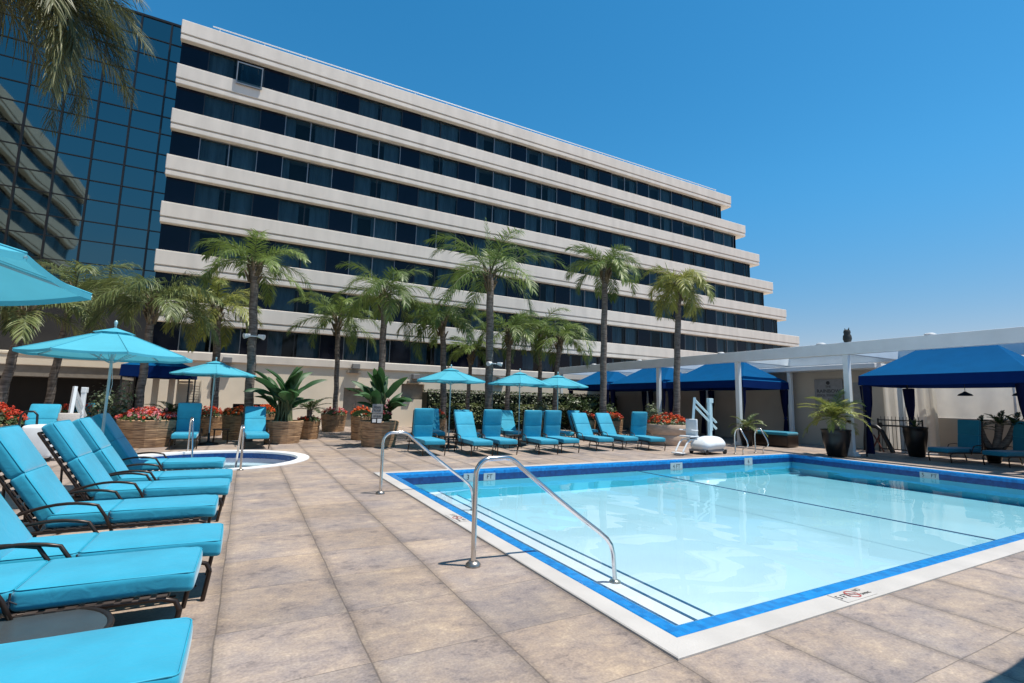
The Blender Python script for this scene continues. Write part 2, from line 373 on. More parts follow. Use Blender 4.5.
# ---------------------------------------------------------------- ground with the pool and hot tub cut out
PX0, PX1, PY0, PY1 = 2.37, 15.93, 2.25, 10.22          # outer coping rectangle
TUB = (-0.62, 13.55); TUBR = 2.12
def ground():
    cu = bpy.data.curves.new('deck_outline', 'CURVE'); cu.dimensions = '2D'; cu.fill_mode = 'BOTH'
    def spl(pts):
        s = cu.splines.new('POLY'); s.points.add(len(pts) - 1)
        for p, q in zip(s.points, pts): p.co = (q[0], q[1], 0, 1)
        s.use_cyclic_u = True
    spl([(-400, -400), (400, -400), (400, 400), (-400, 400)])
    e = 0.004
    spl([(PX0 + e, PY0 + e), (PX1 - e, PY0 + e), (PX1 - e, PY1 - e), (PX0 + e, PY1 - e)])
    spl([(TUB[0] + (TUBR - e) * math.cos(2 * PI * k / 72), TUB[1] + (TUBR - e) * math.sin(2 * PI * k / 72)) for k in range(72)])
    tmp = bpy.data.objects.new('tmp', cu); COL.objects.link(tmp)
    me = bpy.data.meshes.new_from_object(tmp)
    bpy.data.objects.remove(tmp)
    me.name = 'ground'; me.materials.clear(); me.materials.append(DECK)
    o = bpy.data.objects.new('ground', me); COL.objects.link(o); structure(o)
    if me.polygons and me.polygons[0].normal.z < 0:
        me.flip_normals()
ground()

def rect_ring(mb, prof):
    """prof: list of (inset from the outer coping line, z); sweeps it round the pool"""
    rows = []
    for ins, z in prof:
        rows.append([(PX0 + ins, PY0 + ins, z), (PX1 - ins, PY0 + ins, z), (PX1 - ins, PY1 - ins, z), (PX0 + ins, PY1 - ins, z)])
    vs = [p for r in rows for p in r]
    fs = [(i * 4 + k, i * 4 + (k + 1) % 4, (i + 1) * 4 + (k + 1) % 4, (i + 1) * 4 + k) for i in range(len(rows) - 1) for k in range(4)]
    mb.add(vs, fs)
mb = MB(); rect_ring(mb, [(0, -0.15), (0, 0.012), (0.008, 0.018), (0.185, 0.018), (0.19, 0.012), (0.19, -0.1)])
structure(mb.build('pool_coping', COPING))
mb = MB(); rect_ring(mb, [(0.1905, -0.1), (0.1905, 0.016), (0.20, 0.021), (0.305, 0.018), (0.33, 0.008), (0.342, -0.012), (0.345, -0.075)])
structure(mb.build('pool_tile_edge', TILE))
mb = MB(); rect_ring(mb, [(0.347, -0.0755), (0.347, -0.215)])
structure(mb.build('pool_tile_wall', TILED))
WI = 0.349
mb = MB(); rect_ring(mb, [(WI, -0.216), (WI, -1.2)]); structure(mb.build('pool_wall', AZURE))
mb = MB()
ix0, ix1, iy0, iy1 = PX0 + WI - .01, PX1 - WI + .01, PY0 + WI - .01, PY1 - WI + .01
mb.add([(ix0, iy0, -0.57), (ix1, iy0, -0.57), (ix0, iy1, -0.57), (ix1, iy1, -0.57)],
       [(0, 1, 3, 2)])
for x1, z in ((3.28, -0.30), (3.66, -0.38), (4.08, -0.48)):
    mb.box(ix0, x1, iy0 + .012, iy1 - .012, -1.1, z)
structure(mb.build('pool_basin', PLASTER))
for x1, z in ((3.28, -0.30), (3.66, -0.38), (4.08, -0.48)):
    mb = MB(); mb.box(x1 - 0.035, x1 + 0.003, iy0 + .015, iy1 - .015, z - 0.02, z + 0.004)
    structure(mb.build('pool_step_edge', TILEL))
mb = MB(); water_sheet(mb, PX0 + 0.36 - .03, PX1 - 0.36 + .03, PY0 + 0.36 - .03, PY1 - 0.36 + .03, -0.20, -2.3, .07)
structure(mb.build('pool_water', WATER))
mb = MB(); mb.tube([(9.0 - 0.004 * math.sin(k), PY0 + .35 + (PY1 - PY0 - .7) * k / 20, -0.196) for k in range(21)], 0.008, 6)
tag(mb.build('dividing_rope', TILEL), 'thin dark rope stretched across the pool at the water surface', 'rope')

# hot tub
def circ_ring(mb, prof, n=72):
    mb.lathe(prof, n, (TUB[0], TUB[1], 0), smooth=False)
mb = MB(); circ_ring(mb, [(TUBR, -0.1), (TUBR, 0.016), (TUBR - 0.26, 0.018), (TUBR - 0.27, 0.01), (TUBR - .27, -0.04)]); structure(mb.build('hot_tub_coping', WHITE))
mb = MB(); circ_ring(mb, [(TUBR - .272, -0.04), (TUBR - .272, -0.175)]); structure(mb.build('hot_tub_tile', TILED))
mb = MB(); circ_ring(mb, [(TUBR - .274, -0.175), (TUBR - .274, -0.30), (TUBR - .8, -0.30), (TUBR - .8, -.55), (0.01, -.55)]); structure(mb.build('hot_tub_basin', PLASTER))
mb = MB(); mb.lathe([(TUBR - .25, -1.1), (TUBR - .25, -0.165)], 72, (TUB[0], TUB[1], 0), smooth=False, capb=True, capt=True); structure(mb.build('hot_tub_water', WATER2))

# ---------------------------------------------------------------- hotel
FH = 2.28; ZT = 19.40
def hotel(root, ends, left, nwin, windows=True, depth=14.0, floors=8, bay=3.62, spin=True):
    """facade in local coordinates: x along it, -y towards the viewer"""
    n = 0
    extra_f = MB(); extra_p = MB()
    for k in range(floors):
        xe = ends[k]; zt = ZT - FH * k
        if k == floors - 1 and windows:
            break
        mb = MB()
        mb.box(left, xe, 0, depth, zt - 0.70, zt)
        mb.box(left + .02, xe - .05, 0.06, depth - .05, zt - 0.76, zt - 0.70)
        mb.box(left + .01, xe - .02, 0.02, depth - .02, zt - 0.99, zt - 0.76)
        o = mb.build('parapet_band', CREAM, root); bevel(o, 0.05, 3)
        z0, z1 = zt - FH, zt - 0.99
        wx1 = xe - 1.0
        # dark ribbon behind: back wall, ceiling and sill are the bands; glass corner at the end
        mb = MB(); mb.box(left + 0.05, wx1 - .02, 0.95, 1.2, z0 + .002, z1 - .002)
        mb.build('room_wall', ROOM, root)
        spm = MB(); x = left + 0.05; b = 0
        while x < wx1 - 0.3:
            w = min(1.14, wx1 - x)
            q_ = MB(); q_.box(x, x + w, 0.30, 0.36, z0 + .003, z1 - .003)
            if windows: q_.build('spandrel', DARKGL, root)
            else: spm.box(x, x + w, 0.30, 0.36, z0 + .003, z1 - .003)
            x2 = x + w; xw = min(x + bay, wx1)
            if xw - x2 > 0.5:
                if windows:
                    n += 1
                    fr = MB(); mid = (x2 + xw) / 2
                    t = 0.035
                    for (a, c) in ((x2, x2 + t), (mid - t * .7, mid + t * .7), (xw - t, xw)):
                        fr.box(a, c, 0.29, 0.37, z0 + .004, z1 - .004)
                    for (a, c) in ((x2 + t, mid - t * .7), (mid + t * .7, xw - t)):
                        fr.box(a, c, 0.30, 0.36, z0 + .004, z0 + .05); fr.box(a, c, 0.30, 0.36, z1 - .05, z1 - .004)
                    f = fr.build('window', ALU if rnd.random() < .6 else ALU_L, root)
                    for (a, c) in ((x2 + t, mid - t * .7), (mid + t * .7, xw - t)):
                        p = MB(); tl = rnd.uniform(-.004, .004)
                        p.add([(a, 0.325 + tl, z0 + .05), (c, 0.325 - tl, z0 + .05), (c, 0.325 - tl * .4, z1 - .05), (a, 0.325 + tl * .6, z1 - .05)], [(0, 1, 2, 3)])
                        p.build('pane', WINGL, f)
                    # curtains: drawn by different amounts
                    cu = MB()
                    def drape(a, c):
                        m = max(4, int((c - a) / 0.06)); vs = []
                        for i in range(m + 1):
                            xx = a + (c - a) * i / m
                            yy = 0.55 + 0.035 * math.sin(i * 1.9) + rnd.uniform(-.008, .008)
                            vs += [(xx, yy, z0 + .02), (xx, yy, z1 - .02)]
                        cu.add(vs, [(2 * i, 2 * i + 2, 2 * i + 3, 2 * i + 1) for i in range(m)], True)
                    q = rnd.random(); W = xw - x2
                    if q < 0.45:
                        g = rnd.uniform(.0, .12); drape(x2 + .02, x2 + W * (.5 - g)); drape(x2 + W * (.5 + g), xw - .02)
                    elif q < 0.75:
                        drape(x2 + .02, x2 + W * rnd.uniform(.2, .45)); drape(xw - W * rnd.uniform(.2, .45), xw - .02)
                    else:
                        drape(x2 + .02, x2 + W * .15); drape(x2 + W * rnd.uniform(.4, .6), xw - .02)
                    cu.build('curtain', CURT, f)
                else:
                    extra_p.box(x2 + .02, xw - .02, 0.31, 0.35, z0 + .03, z1 - .03)
            x += bay
        spm.box(wx1, wx1 + .05, 0.31, depth - 1, z0 + .003, z1 - .003)
        spm.build('end_glazing' if windows else 'glass_strip', DARKGL, root)
    if not windows:
        extra_p.build('glass_strip', mat('wing window glass', (0.03, 0.05, 0.07), 0.1), root)
    return n

main = thing('hotel_building', 'long cream hotel with stacked dark window bands and stepped right end', 'hotel', (0, 26.6, 0))
ENDS = [35.2 + 1.75 * k for k in range(8)]
hotel(main, ENDS, -4.15, 0)
# roof rail line and ground floor wall
mb = MB()
mb.tube([(-2.9, 0.15, ZT + 0.22), (33.5, 0.15, ZT + 0.22)], 0.03, 6)
for i in range(19): mb.tube([(-2.6 + i * 2.0, 0.15, ZT - .02), (-2.6 + i * 2.0, 0.15, ZT + .22)], 0.018, 5)
mb.build('roof_rail', WHITE, main)
mb = MB()
zt7 = ZT - FH * 7
DX0, DX1, DZ = 4.42, 5.86, 2.02; AX0, AX1, AZ0, AZ1 = 7.45, 8.75, 1.5, 2.35
NX0, NX1, NZ0, NZ1 = -0.55, 1.6, 0.45, 1.10
def wall_with_holes(mb, x0, x1, z0, z1, holes, y0, y1):
    xs = sorted(set([x0, x1] + [h[i] for h in holes for i in (0, 1)]))
    for a, b in zip(xs, xs[1:]):
        hs = sorted([(h[2], h[3]) for h in holes if h[0] <= a + 1e-6 and h[1] >= b - 1e-6])
        z = z0
        for (p, q) in hs:
            if p > z: mb.box(a, b, y0, y1, z, p)
            z = q
        if z < z1: mb.box(a, b, y0, y1, z, z1)
wall_with_holes(mb, -4.15, 48.5, 0, zt7 - 0.42, [(DX0, DX1, 0, DZ), (AX0, AX1, AZ0, AZ1), (NX0, NX1, NZ0, NZ1)], 0.10, 0.6)
mb.build('ground_floor_wall', CREAM_W, main)
mb = MB(); mb.box(-4.15, 48.5, 0.0, 14, zt7 - 0.42, zt7); bevel(mb.build('parapet_band', CREAM, main), 0.04, 2)
mb = MB(); mb.box(DX0, DX1, 0.45, 0.55, 0.0, DZ); mb.box(DX0 + .68, DX0 + .70, 0.43, 0.45, 0, DZ); d = mb.build('door', BEIGE_D, main)
mb = MB(); mb.box(DX0 + .60, DX0 + .63, 0.40, 0.45, 0.9, 1.2); mb.build('handle', STEEL, d)
mb = MB(); mb.box(DX0 + .3, DX0 + .9, .36, .44, 1.86, 1.93); mb.build('door_lamp', BROWNM, d)
mb = MB(); mb.box(AX0, AX1, 0.35, 0.45, AZ0, AZ1); mb.build('recess_panel', BEIGE_D, main)
mb = MB(); mb.box(NX0, NX1, 0.3, 0.4, NZ0, NZ1)
mb.build('low_window', DARKGL, main)
for x, z in ((4.95, 3.02), (8.2, 2.62), (-0.9, 3.0), (13.5, 2.7)):
    mb = MB(); mb.box(x - .45, x + .25, -0.12, 0.10, z - 0.22, z - 0.10); lb = mb.build('wall_lamp', BEIGE_D, main)
    mb = MB(); mb.box(x - .22, x + .16, -0.26, 0.098, z, z + .26); bevel(mb.build('lamp_head', GREYP, lb), 0.02)

mb = MB(); a_, c_, z0_, z1_ = -1.70, -.55, ZT - FH, ZT - .99
for (p, q, r, w_) in ((a_, a_ + .05, z0_ - .22, z1_ - .35), (c_ - .05, c_, z0_ - .22, z1_ - .35)): mb.box(p, q, -.10, -.04, r, w_)
mb.box(a_ + .05, c_ - .05, -.10, -.04, z0_ - .22, z0_ - .16); mb.box(a_ + .05, c_ - .05, -.10, -.04, z1_ - .41, z1_ - .35)
mb.box(a_ + .2, a_ + .24, -.05, .30, z1_ - .5, z1_ - .46); mb.box(c_ - .24, c_ - .2, -.05, .30, z1_ - .5, z1_ - .46)
os_ = mb.build('open_sash', ALU_L, main)
mb = MB(); mb.add([(a_ + .05, -.07, z0_ - .16), (c_ - .05, -.07, z0_ - .16), (c_ - .05, -.07, z1_ - .41), (a_ + .05, -.07, z1_ - .41)], [(0, 1, 2, 3)]); mb.build('pane', WINGL, os_)
# the wing at the left, seen mirrored in the glass tower
wing = thing('hotel_wing', 'cream banded hotel wing mirrored in the dark glass tower', 'hotel wing', (-14.25, -1.5, 0), PI / 2)
hotel(wing, [28.6] * 8, 0.0, 0, windows=False)
mb = MB(); mb.box(0.1, 28.5, 0.1, 13, 0, zt7 - 1.0); mb.build('ground_floor_wall', CREAM_W, wing)

# glass tower
def towerglass():
    m, t, b, out = nt('blue reflective glass')
    setin(b, 'Base Color', (0.15, 0.195, 0.19, 1)); setin(b, 'Metallic', 1.0); setin(b, 'Roughness', 0.03)
    tc = t.nodes.new('ShaderNodeTexCoord'); n = t.nodes.new('ShaderNodeTexNoise'); n.inputs['Scale'].default_value = 0.45; n.inputs['Detail'].default_value = 1
    t.links.new(tc.outputs['Object'], n.inputs['Vector'])
    bp = t.nodes.new('ShaderNodeBump'); bp.inputs['Strength'].default_value = 0.5; bp.inputs['Distance'].default_value = 0.03
    t.links.new(n.outputs['Fac'], bp.inputs['Height']); t.links.new(bp.outputs[0], b.inputs['Normal'])
    return m
TOWER = towerglass()
tower = thing('glass_tower', 'dark blue mirrored glass tower with black grid left of the cream hotel', 'glass tower', (0, 27.15, 0))
xs = [-4.16 - 0.42] + [-4.58 - 1.17 * i for i in range(1, 9)]
zs = [ZT - .12]; k = 0
while zs[-1] > 6.9:
    zs.append(zs[-1] - (1.0 if k % 2 == 0 else 0.87)); k += 1
mb = MB()
allx = [-4.12] + xs
for a, b in zip(allx, allx[1:]):
    for c, d in zip(zs, zs[1:]):
        t1, t2, t3 = (rnd.uniform(-.003, .003) for _ in range(3))
        mb.add([(b, t1, d), (a, t2, d), (a, t3, c), (b, t1 + t3 - t2, c)], [(0, 1, 2, 3)])
mb.build('glass_panes', TOWER, tower)
mb = MB()
for x in xs: mb.box(x - .035, x + .035, -0.05, 0.04, zs[-1], ZT - .1)
mb.box(xs[-1], -4.12, -0.056, 0.05, ZT - .12, ZT - .02)
for z in zs[1:]: mb.box(xs[-1], -4.12, -0.038, 0.036, z - .02, z + .02)
mb.build('mullion_grid', BLACK, tower)
mb = MB(); mb.box(xs[-1], -4.2, 0.06, 10, 0, ZT - .15); mb.box(xs[-1], -4.16, -.5, .06, 2.95, 5.2); mb.box(xs[-1], -4.16, -.2, .06, 5.25, zs[-1] - .04); mb.build('tower_core', DARKIN, tower)

# low lobby porch under the tower
porch = thing('lobby_porch', 'low cream porch with deep shaded opening under the glass tower', 'porch', (-10, 24, 0))
mb = MB(); mb.box(-4, 5.7, 0, 3.0, 2.42, 2.88); mb.box(-4, 5.72, -0.03, 3.0, 2.8, 2.92); bevel(mb.build('roof_beam', CREAM_W, porch), .02)
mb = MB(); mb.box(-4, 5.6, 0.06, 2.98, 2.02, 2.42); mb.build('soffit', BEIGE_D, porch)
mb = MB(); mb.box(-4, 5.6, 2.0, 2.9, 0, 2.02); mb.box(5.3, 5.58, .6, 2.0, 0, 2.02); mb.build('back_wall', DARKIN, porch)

# ---------------------------------------------------------------- chaise longues
def make_chaise(name, recl, cm=CUSH, detail=True):
    """foot end at x=0, head towards -x, z up"""
    root = thing(name, 'chaise', 'chaise longue')
    hx, hz = -1.28, 0.315
    a = R(recl); ux, uz = -math.cos(a), math.sin(a)          # up the backrest
    nx, nz = math.sin(a), math.cos(a)                        # off its face
    BL = 0.90
    # frame rails
    mb = MB()
    for s in (-1, 1):
        y = s * 0.31
        mb.tube([(-1.62, y, 0.27), (-1.2, y, 0.285), (-0.5, y, 0.29), (-0.14, y, 0.285), (-0.07, y, 0.262), (-0.045, y, 0.21)], 0.016, 8)
    for x in (-0.12, -0.62, -1.2): mb.tube([(x, -.31, 0.28), (x, .31, 0.28)], 0.012, 6)
    for s in (-1, 1): mb.tube([(-1.5, s * .27, 0.10), (-0.12, s * .27, 0.10)], 0.008, 5)
    mb.build('frame', BROWNM, root)
    for sx in (0, 1):
        for s in (-1, 1):
            lg = MB()
            if sx: lg.tube([(-0.045, s * .31, .21), (-0.06, s * .31, 0.1), (-0.075, s * .305, 0.0)], 0.016, 8)
            else: lg.tube([(-1.42, s * .31, .276), (-1.47, s * .31, 0.14), (-1.52, s * .31, 0.0)], 0.016, 8)
            lg.build('leg', BROWNM, root)
    # backrest frame and straps
    mb = MB()
    for s in (-1, 1):
        y = s * 0.285
        mb.tube([(hx - .02, y, hz - .02), (hx + ux * .3 - .02, y, hz + uz * .3 - .02), (hx + ux * BL - .02 * nx, y, hz + uz * BL - .02)], 0.016, 8)
    mb.tube([(hx + ux * BL - .02 * nx, -.285, hz + uz * BL - .02), (hx + ux * BL - .02 * nx, .285, hz + uz * BL - .02)], 0.016, 8)
    bx, bz = hx + ux * .5, hz + uz * .5
    for s in (-1, 1): mb.tube([(bx - .02, s * .25, bz - .02), (-1.55, s * .27, .27)], 0.011, 6)
    mb.build('backrest_frame', BROWNM, root)
    mb = MB()
    for i in range(11):
        d = .06 + i * .078
        px, pz = hx + ux * d - nx * .006, hz + uz * d - nz * .006
        M = Matrix.Translation((px, 0, pz)) @ Matrix.Rotation(-(PI - a), 4, 'Y')
        mb.box(-.024, .024, -.30, .30, -.004, .004, M)
    mb.build('back_strap', STRAP, root)
    mb = MB()
    for i in range(14):
        x = -0.14 - i * .084
        mb.box(x - .026, x + .026, -.325, .325, .297, .304)
    mb.build('seat_strap', STRAP, root)
    # cushions
    T = 0.060
    def foot(q):
        if q.x > -0.10: q.z -= 0.4 * (q.x + 0.10) ** 1.5
        return q
    def piping(par, cx, hx_, zt_, Mx=None, zlow=None):
        pm = MB(); r_ = .034
        for zz in (zt_,) + ((zlow,) if zlow is not None else ()):
            pts = []
            for (sx, sy, a0) in ((1, 1, 0), (-1, 1, 90), (-1, -1, 180), (1, -1, 270)):
                for q in range(5):
                    a = R(a0 + 22.5 * q); pts.append(Vector((cx + sx * (hx_ - r_) + r_ * math.cos(a), sy * (.285 - r_) + r_ * math.sin(a), zz)))
            pts.append(pts[0])
            pts = [foot(p.copy()) for p in pts] if not Mx else pts
            if Mx: pts = [Mx @ p for p in pts]
            pm.tube(pts, .004, 5, False)
        pm.build('piping', PIPING, par)
    m2 = MB(); m2.rbox((-0.405, 0, 0.306 + T), (0.42, 0.292, T), 0.032, None, (0.004, 0.004, 0.010), 4, 8, foot); piping(m2.build('seat_cushion', cm, root), -.405, .414, .306 + 2 * T - .005)
    m2 = MB(); m2.rbox((-1.045, 0, 0.306 + T), (0.222, 0.292, T), 0.032, None, (0.004, 0.004, 0.010), 4, 8); piping(m2.build('seat_cushion', cm, root), -1.045, .217, .306 + 2 * T - .005)
    MB_ = Matrix(((ux, 0, nx, hx), (0, 1, 0, 0), (uz, 0, nz, hz), (0, 0, 0, 1)))
    for c0, hl in ((0.265, 0.225), (0.715, 0.225)):
        m2 = MB(); m2.rbox((c0, 0, T + .006), (hl + .006, 0.290, T), 0.032, MB_, (0.004, 0.004, 0.013), 4, 8); piping(m2.build('back_cushion', cm, root), c0, hl, 2 * T + .001, MB_)
    # ties and piping at the seams
    for s in (-1, 1):
        tie = MB()
        tie.tube([(-.824, s * .297, .415), (-.824, s * .300, .36), (-.826, s * .318, .29)], .006, 5)
        for q in (-1, 1): tie.tube([(-.824, s * .301, .375), (-.824 + q * .035, s * .303, .355)], .004, 5)
        tie.build('tie', TIE, root)
    # armrests: one arching loop each side
    for s in (-1, 1):
        ar = MB(); y = s * .345; pts = []
        for i in range(13):
            u = i / 12
            x = -1.62 + .86 * u
            z = .33 + .19 * math.sin(PI * min(1, u * 1.02) * .82) ** .8
            if u > .86: x -= (u - .86) * .15; z -= (u - .86) * 1.35
            pts.append((x, y, z))
        pts += [(-.79, y, .27)]
        ar.tube(pts, 0.0135, 8); ar.build('armrest', BROWNM, root)
    return root
ch52 = make_chaise('chaise_longue', 57)
ch62 = make_chaise('chaise_longue', 56)
ch84 = make_chaise('chaise_longue', 98)
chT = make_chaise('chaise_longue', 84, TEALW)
used = set()
def chaise(proto, label, x, y, rz, group):
    if proto.name in used: o = copy_tree(proto)
    else: o = proto; used.add(proto.name)
    return place(o, label, (x, y, 0), rz, group)
G1 = 'chaise longues lined up along the left of the deck'
for lab, x, y, rz in (
    ('nearest turquoise chaise longue cut off by the bottom left corner', -0.16, 2.70, 0.0),
    ('second turquoise chaise longue from the camera, with a smoked glass table before it', -0.21, 4.00, -.01),
    ('third turquoise chaise longue from the camera, foot beside the second one', -0.10, 4.70, .01),
    ('fourth turquoise chaise longue from the camera, with its whole raised back in view', -0.20, 6.10, 0.0),
    ('turquoise chaise longue just behind the fourth one, third from the turquoise umbrella pole', -0.12, 7.28, -.01),
    ('turquoise chaise longue with its back beside the turquoise umbrella pole', -0.11, 8.20, .01),
    ('turquoise chaise longue nearest the hot tub, its back in umbrella shade', -0.26, 9.80, -.02)):
    chaise(ch52, lab, x, y, rz, G1)
G2 = 'chaise longues along the far side of the pool'
# facing the pool: local +x points to -y
for lab, pr, x, y, dr in (
    ('upright chaise longue leftmost in the row behind the pool, beside the large banana planter', ch84, 4.55, 12.75, -.02),
    ('chaise longue in front of the leftmost pool umbrella, its back half lit', ch62, 5.74, 12.25, -.06),
    ('upright chaise longue right of the leftmost pool umbrella pole', ch84, 6.60, 12.40, -.02),
    ('upright chaise longue just right of the middle pool umbrella pole', ch84, 7.81, 12.15, -.08),
    ('upright chaise longue left of the rightmost small pool umbrella pole', ch84, 8.72, 12.35, -.04),
    ('reclined chaise longue right of the three pool umbrellas, fourth from the pool lift', ch62, 10.16, 12.5, -.10),
    ('reclined chaise longue second from the white pool lift', ch62, 11.34, 12.65, -.09),
    ('darker upright chaise longue nearest the white pool lift', ch84, 12.03, 12.14, -.19)):
    chaise(pr, lab, x, y, -PI / 2 + dr, G2)
G3 = 'chaise longues in the second row behind the pool'
for lab, pr, x, y, dr in (
    ('chaise longue half hidden behind the leftmost one of the pool row', ch52, 5.75, 16.0, -.2),
    ('chaise longue in the second row right behind the leftmost pool umbrella pole', ch62, 6.75, 15.2, -.15),
    ('chaise longue in the second row left of the middle pool umbrella pole', ch62, 8.60, 15.3, -.15),
    ('chaise longue in the second row behind the rightmost pool umbrella pole', ch62, 10.55, 15.2, -.15),
    ('chaise longue in the second row with only its low foot showing', ch52, 12.6, 16.4, -.15)):
    chaise(pr, lab, x, y, -PI / 2 + dr, G3)
G4 = 'chaise longues beyond the hot tub'
for lab, pr, x, y, dr in (
    ('upright chaise longue beside the wide pink flower planter beyond the hot tub', ch84, -1.42, 16.1, .02),
    ('bright chaise longue beside the banana planter beyond the hot tub', ch62, 0.36, 15.75, .05),
    ('chaise longue far left beside the red flowers', ch62, -4.45, 15.2, .05),
    ('chaise longue far left behind the seat of the grey pool lift', ch62, -4.05, 17.2, .05)):
    chaise(pr, lab, x, y, -PI / 2 + dr, G4)
G5 = 'chaise longues in the shade of the right cabana'
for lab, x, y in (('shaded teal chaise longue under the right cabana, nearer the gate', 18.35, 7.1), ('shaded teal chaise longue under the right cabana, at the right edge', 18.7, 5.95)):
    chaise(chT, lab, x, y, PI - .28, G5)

# ---------------------------------------------------------------- umbrellas
def make_umbrella(Rr=1.25, zt=2.12, za=2.52):
    root = thing('patio_umbrella', 'umbrella', 'umbrella')
    n = 8
    tip = [Vector((Rr * math.cos(2 * PI * k / n), Rr * math.sin(2 * PI * k / n), zt)) for k in range(n)]
    ap = Vector((0, 0, za))
    mb = MB()
    for k in range(n):
        A, B = tip[k], tip[(k + 1) % n]
        rows = 7; cols = 6; vs = []
        for i in range(rows + 1):
            u = 0.10 + 0.90 * i / rows
            for j in range(cols + 1):
                w = j / cols
                p = ap.lerp(A, u) * (1 - w) + ap.lerp(B, u) * w
                p = p + Vector((0, 0, -0.018 * math.sin(PI * w) * u * u))
                pr = Vector((p.x, p.y, 0)); p -= pr * 0.012 * math.sin(PI * w) * u * u
                vs.append(p)
        c = cols + 1
        mb.add(vs, [(i * c + j, (i + 1) * c + j, (i + 1) * c + j + 1, i * c + j + 1) for i in range(rows) for j in range(cols)], True)
        # short hem
        hem = []
        for j in range(cols + 1):
            p = vs[rows * c + j]; hem += [p, p + Vector((0, 0, -.035))]
        mb.add(hem, [(2 * j, 2 * j + 1, 2 * j + 3, 2 * j + 2) for j in range(cols)], True)
    for k in range(n): mb.tube([ap.lerp(tip[k], .1) + Vector((0, 0, .003)), tip[k] + Vector((0, 0, .003))], .006, 4, False)
    mb.build('canopy', UMB, root)
    mb = MB(); vs = [(0, 0, za + .025)] + [(0.31 * math.cos(2 * PI * k / n), .31 * math.sin(2 * PI * k / n), za - .062) for k in range(n)]
    mb.add(vs, [(0, k + 1, (k + 1) % n + 1) for k in range(n)])
    mb.build('vent', UMB, root)
    for k in range(n):
        d = tip[k] - ap
        rb = MB(); p0 = ap + d * .06 + Vector((0, 0, -.03)); p1 = tip[k] + Vector((0, 0, -.018))
        rb.tube([p0, p1], .009, 5); rib = rb.build('rib', POLE, root)
        sb = MB(); q = p0.lerp(p1, .5); sb.tube([(0.03 * math.cos(2 * PI * k / n), .03 * math.sin(2 * PI * k / n), zt - .12), q], .006, 4); sb.build('strut', POLE, rib)
    mb = MB(); mb.tube([(0, 0, 0.06), (0, 0, za + .03)], 0.022, 10); mb.build('pole', POLE, root)
    mb = MB(); mb.lathe([(.001, .14), (.022, .13), (.03, .10), (.02, .07), (.018, .04)], 10, (0, 0, za)); mb.build('finial', POLE, root)
    mb = MB(); mb.lathe([(.30, 0), (.30, .035), (.27, .06), (.06, .085), (.035, .12), (.035, .35), (.001, .35)], 20); mb.build('base', BLACK, root)
    mb = MB(); mb.tube([(0.02, 0.03, zt - .1), (.06, .05, zt - .45), (.035, .04, zt - .62)], .004, 4); mb.build('cord', WHITE, root)
    return root
um = make_umbrella()
GU = 'turquoise patio umbrellas'
for i, (lab, x, y, s, rz) in enumerate((
    ('turquoise umbrella over the left row of chaise longues, its pole among them', -1.80, 9.15, .83, .35),
    ('large turquoise umbrella tip entering at the left edge of the photo', -2.18, 3.50, 1.08, R(22)),
    ('turquoise umbrella between the two chaise longues beyond the hot tub', -0.92, 17.6, .92, .1),
    ('turquoise umbrella leftmost of the three behind the pool', 5.80, 15.0, .93, .1),
    ('turquoise umbrella in the middle of the three behind the pool', 8.40, 15.05, .90, .3),
    ('turquoise umbrella rightmost of the three behind the pool', 10.30, 15.5, .91, .2),
    ('turquoise umbrella outside the picture that shades the bottom right corner', 4.62, -0.30, 1.04, R(22.5)))):
    o = um if i == 0 else copy_tree(um)
    place(o, lab, (x, y, 0), rz, GU, (s, s, 1.0 if i != 0 else .965))

# ---------------------------------------------------------------- plants
def frond(mb, rach, base, az, e0, L, droop, leaf, n, rg, plume=.5, w=.028, hang=.55, start=.14, cup=0.0, sag=1.35):
    N = 12; p = Vector(base); pts = [p.copy()]; dirs = []
    side0 = Vector((-math.sin(az), math.cos(az), 0)); bend = rg.uniform(-.25, .25)
    for i in range(N):
        t = (i + .5) / N
        e = e0 - droop * t ** sag
        a2 = az + bend * t
        d = Vector((math.cos(e) * math.cos(a2), math.cos(e) * math.sin(a2), math.sin(e)))
        p = p + d * (L / N); pts.append(p.copy()); dirs.append(d)
    rach.tube(pts, .02, 4, False, [max(.003, .022 * (1 - i / (N + .5))) * (L / 2.2) for i in range(N + 1)])
    g = Vector((0, 0, -1)); tone = rg.random() * .5
    for k in range(n):
        t = start + (1 - start) * (k + rg.random() * .8) / n
        f = t * N; i = min(N - 1, int(f)); q = pts[i].lerp(pts[i + 1], f - i); d = dirs[i]
        sd = d.cross(Vector((0, 0, 1)))
        sd = sd.normalized() if sd.length > .15 else side0
        up = sd.cross(d).normalized()
        ln = leaf * (math.sin(PI * min(1, .18 + .75 * t)) ** .7 * .9 + .12) * rg.uniform(.82, 1.12)
        b = R(62 - 34 * t)
        for s in (-1, 1):
            a = rg.uniform(-plume, plume) + cup
            o = (sd * s * math.cos(a) + up * math.sin(a)).normalized()
            ld = (o * math.sin(b) + d * math.cos(b)).normalized()
            wv = ld.cross(up + o * .3 * s + Vector((rg.uniform(-.4, .4), rg.uniform(-.4, .4), 0)))
            wv = wv.normalized() * w * .5 if wv.length > 1e-4 else up * w * .5
            h = hang * rg.uniform(.7, 1.3)
            p1 = q + ld * ln * .4; d2 = (ld + g * h * .6).normalized(); p2 = p1 + d2 * ln * .33; d3 = (d2 + g * h * .9).normalized(); p3 = p2 + d3 * ln * .30
            att = max(0.02, min(1, tone + rg.random() * .55))
            mb.add([q - wv * .5, q + wv * .5, p1 + wv, p1 - wv, p2 + wv * .8, p2 - wv * .8, p3], [(0, 1, 2, 3), (3, 2, 4, 5), (5, 4, 6)], True, att)

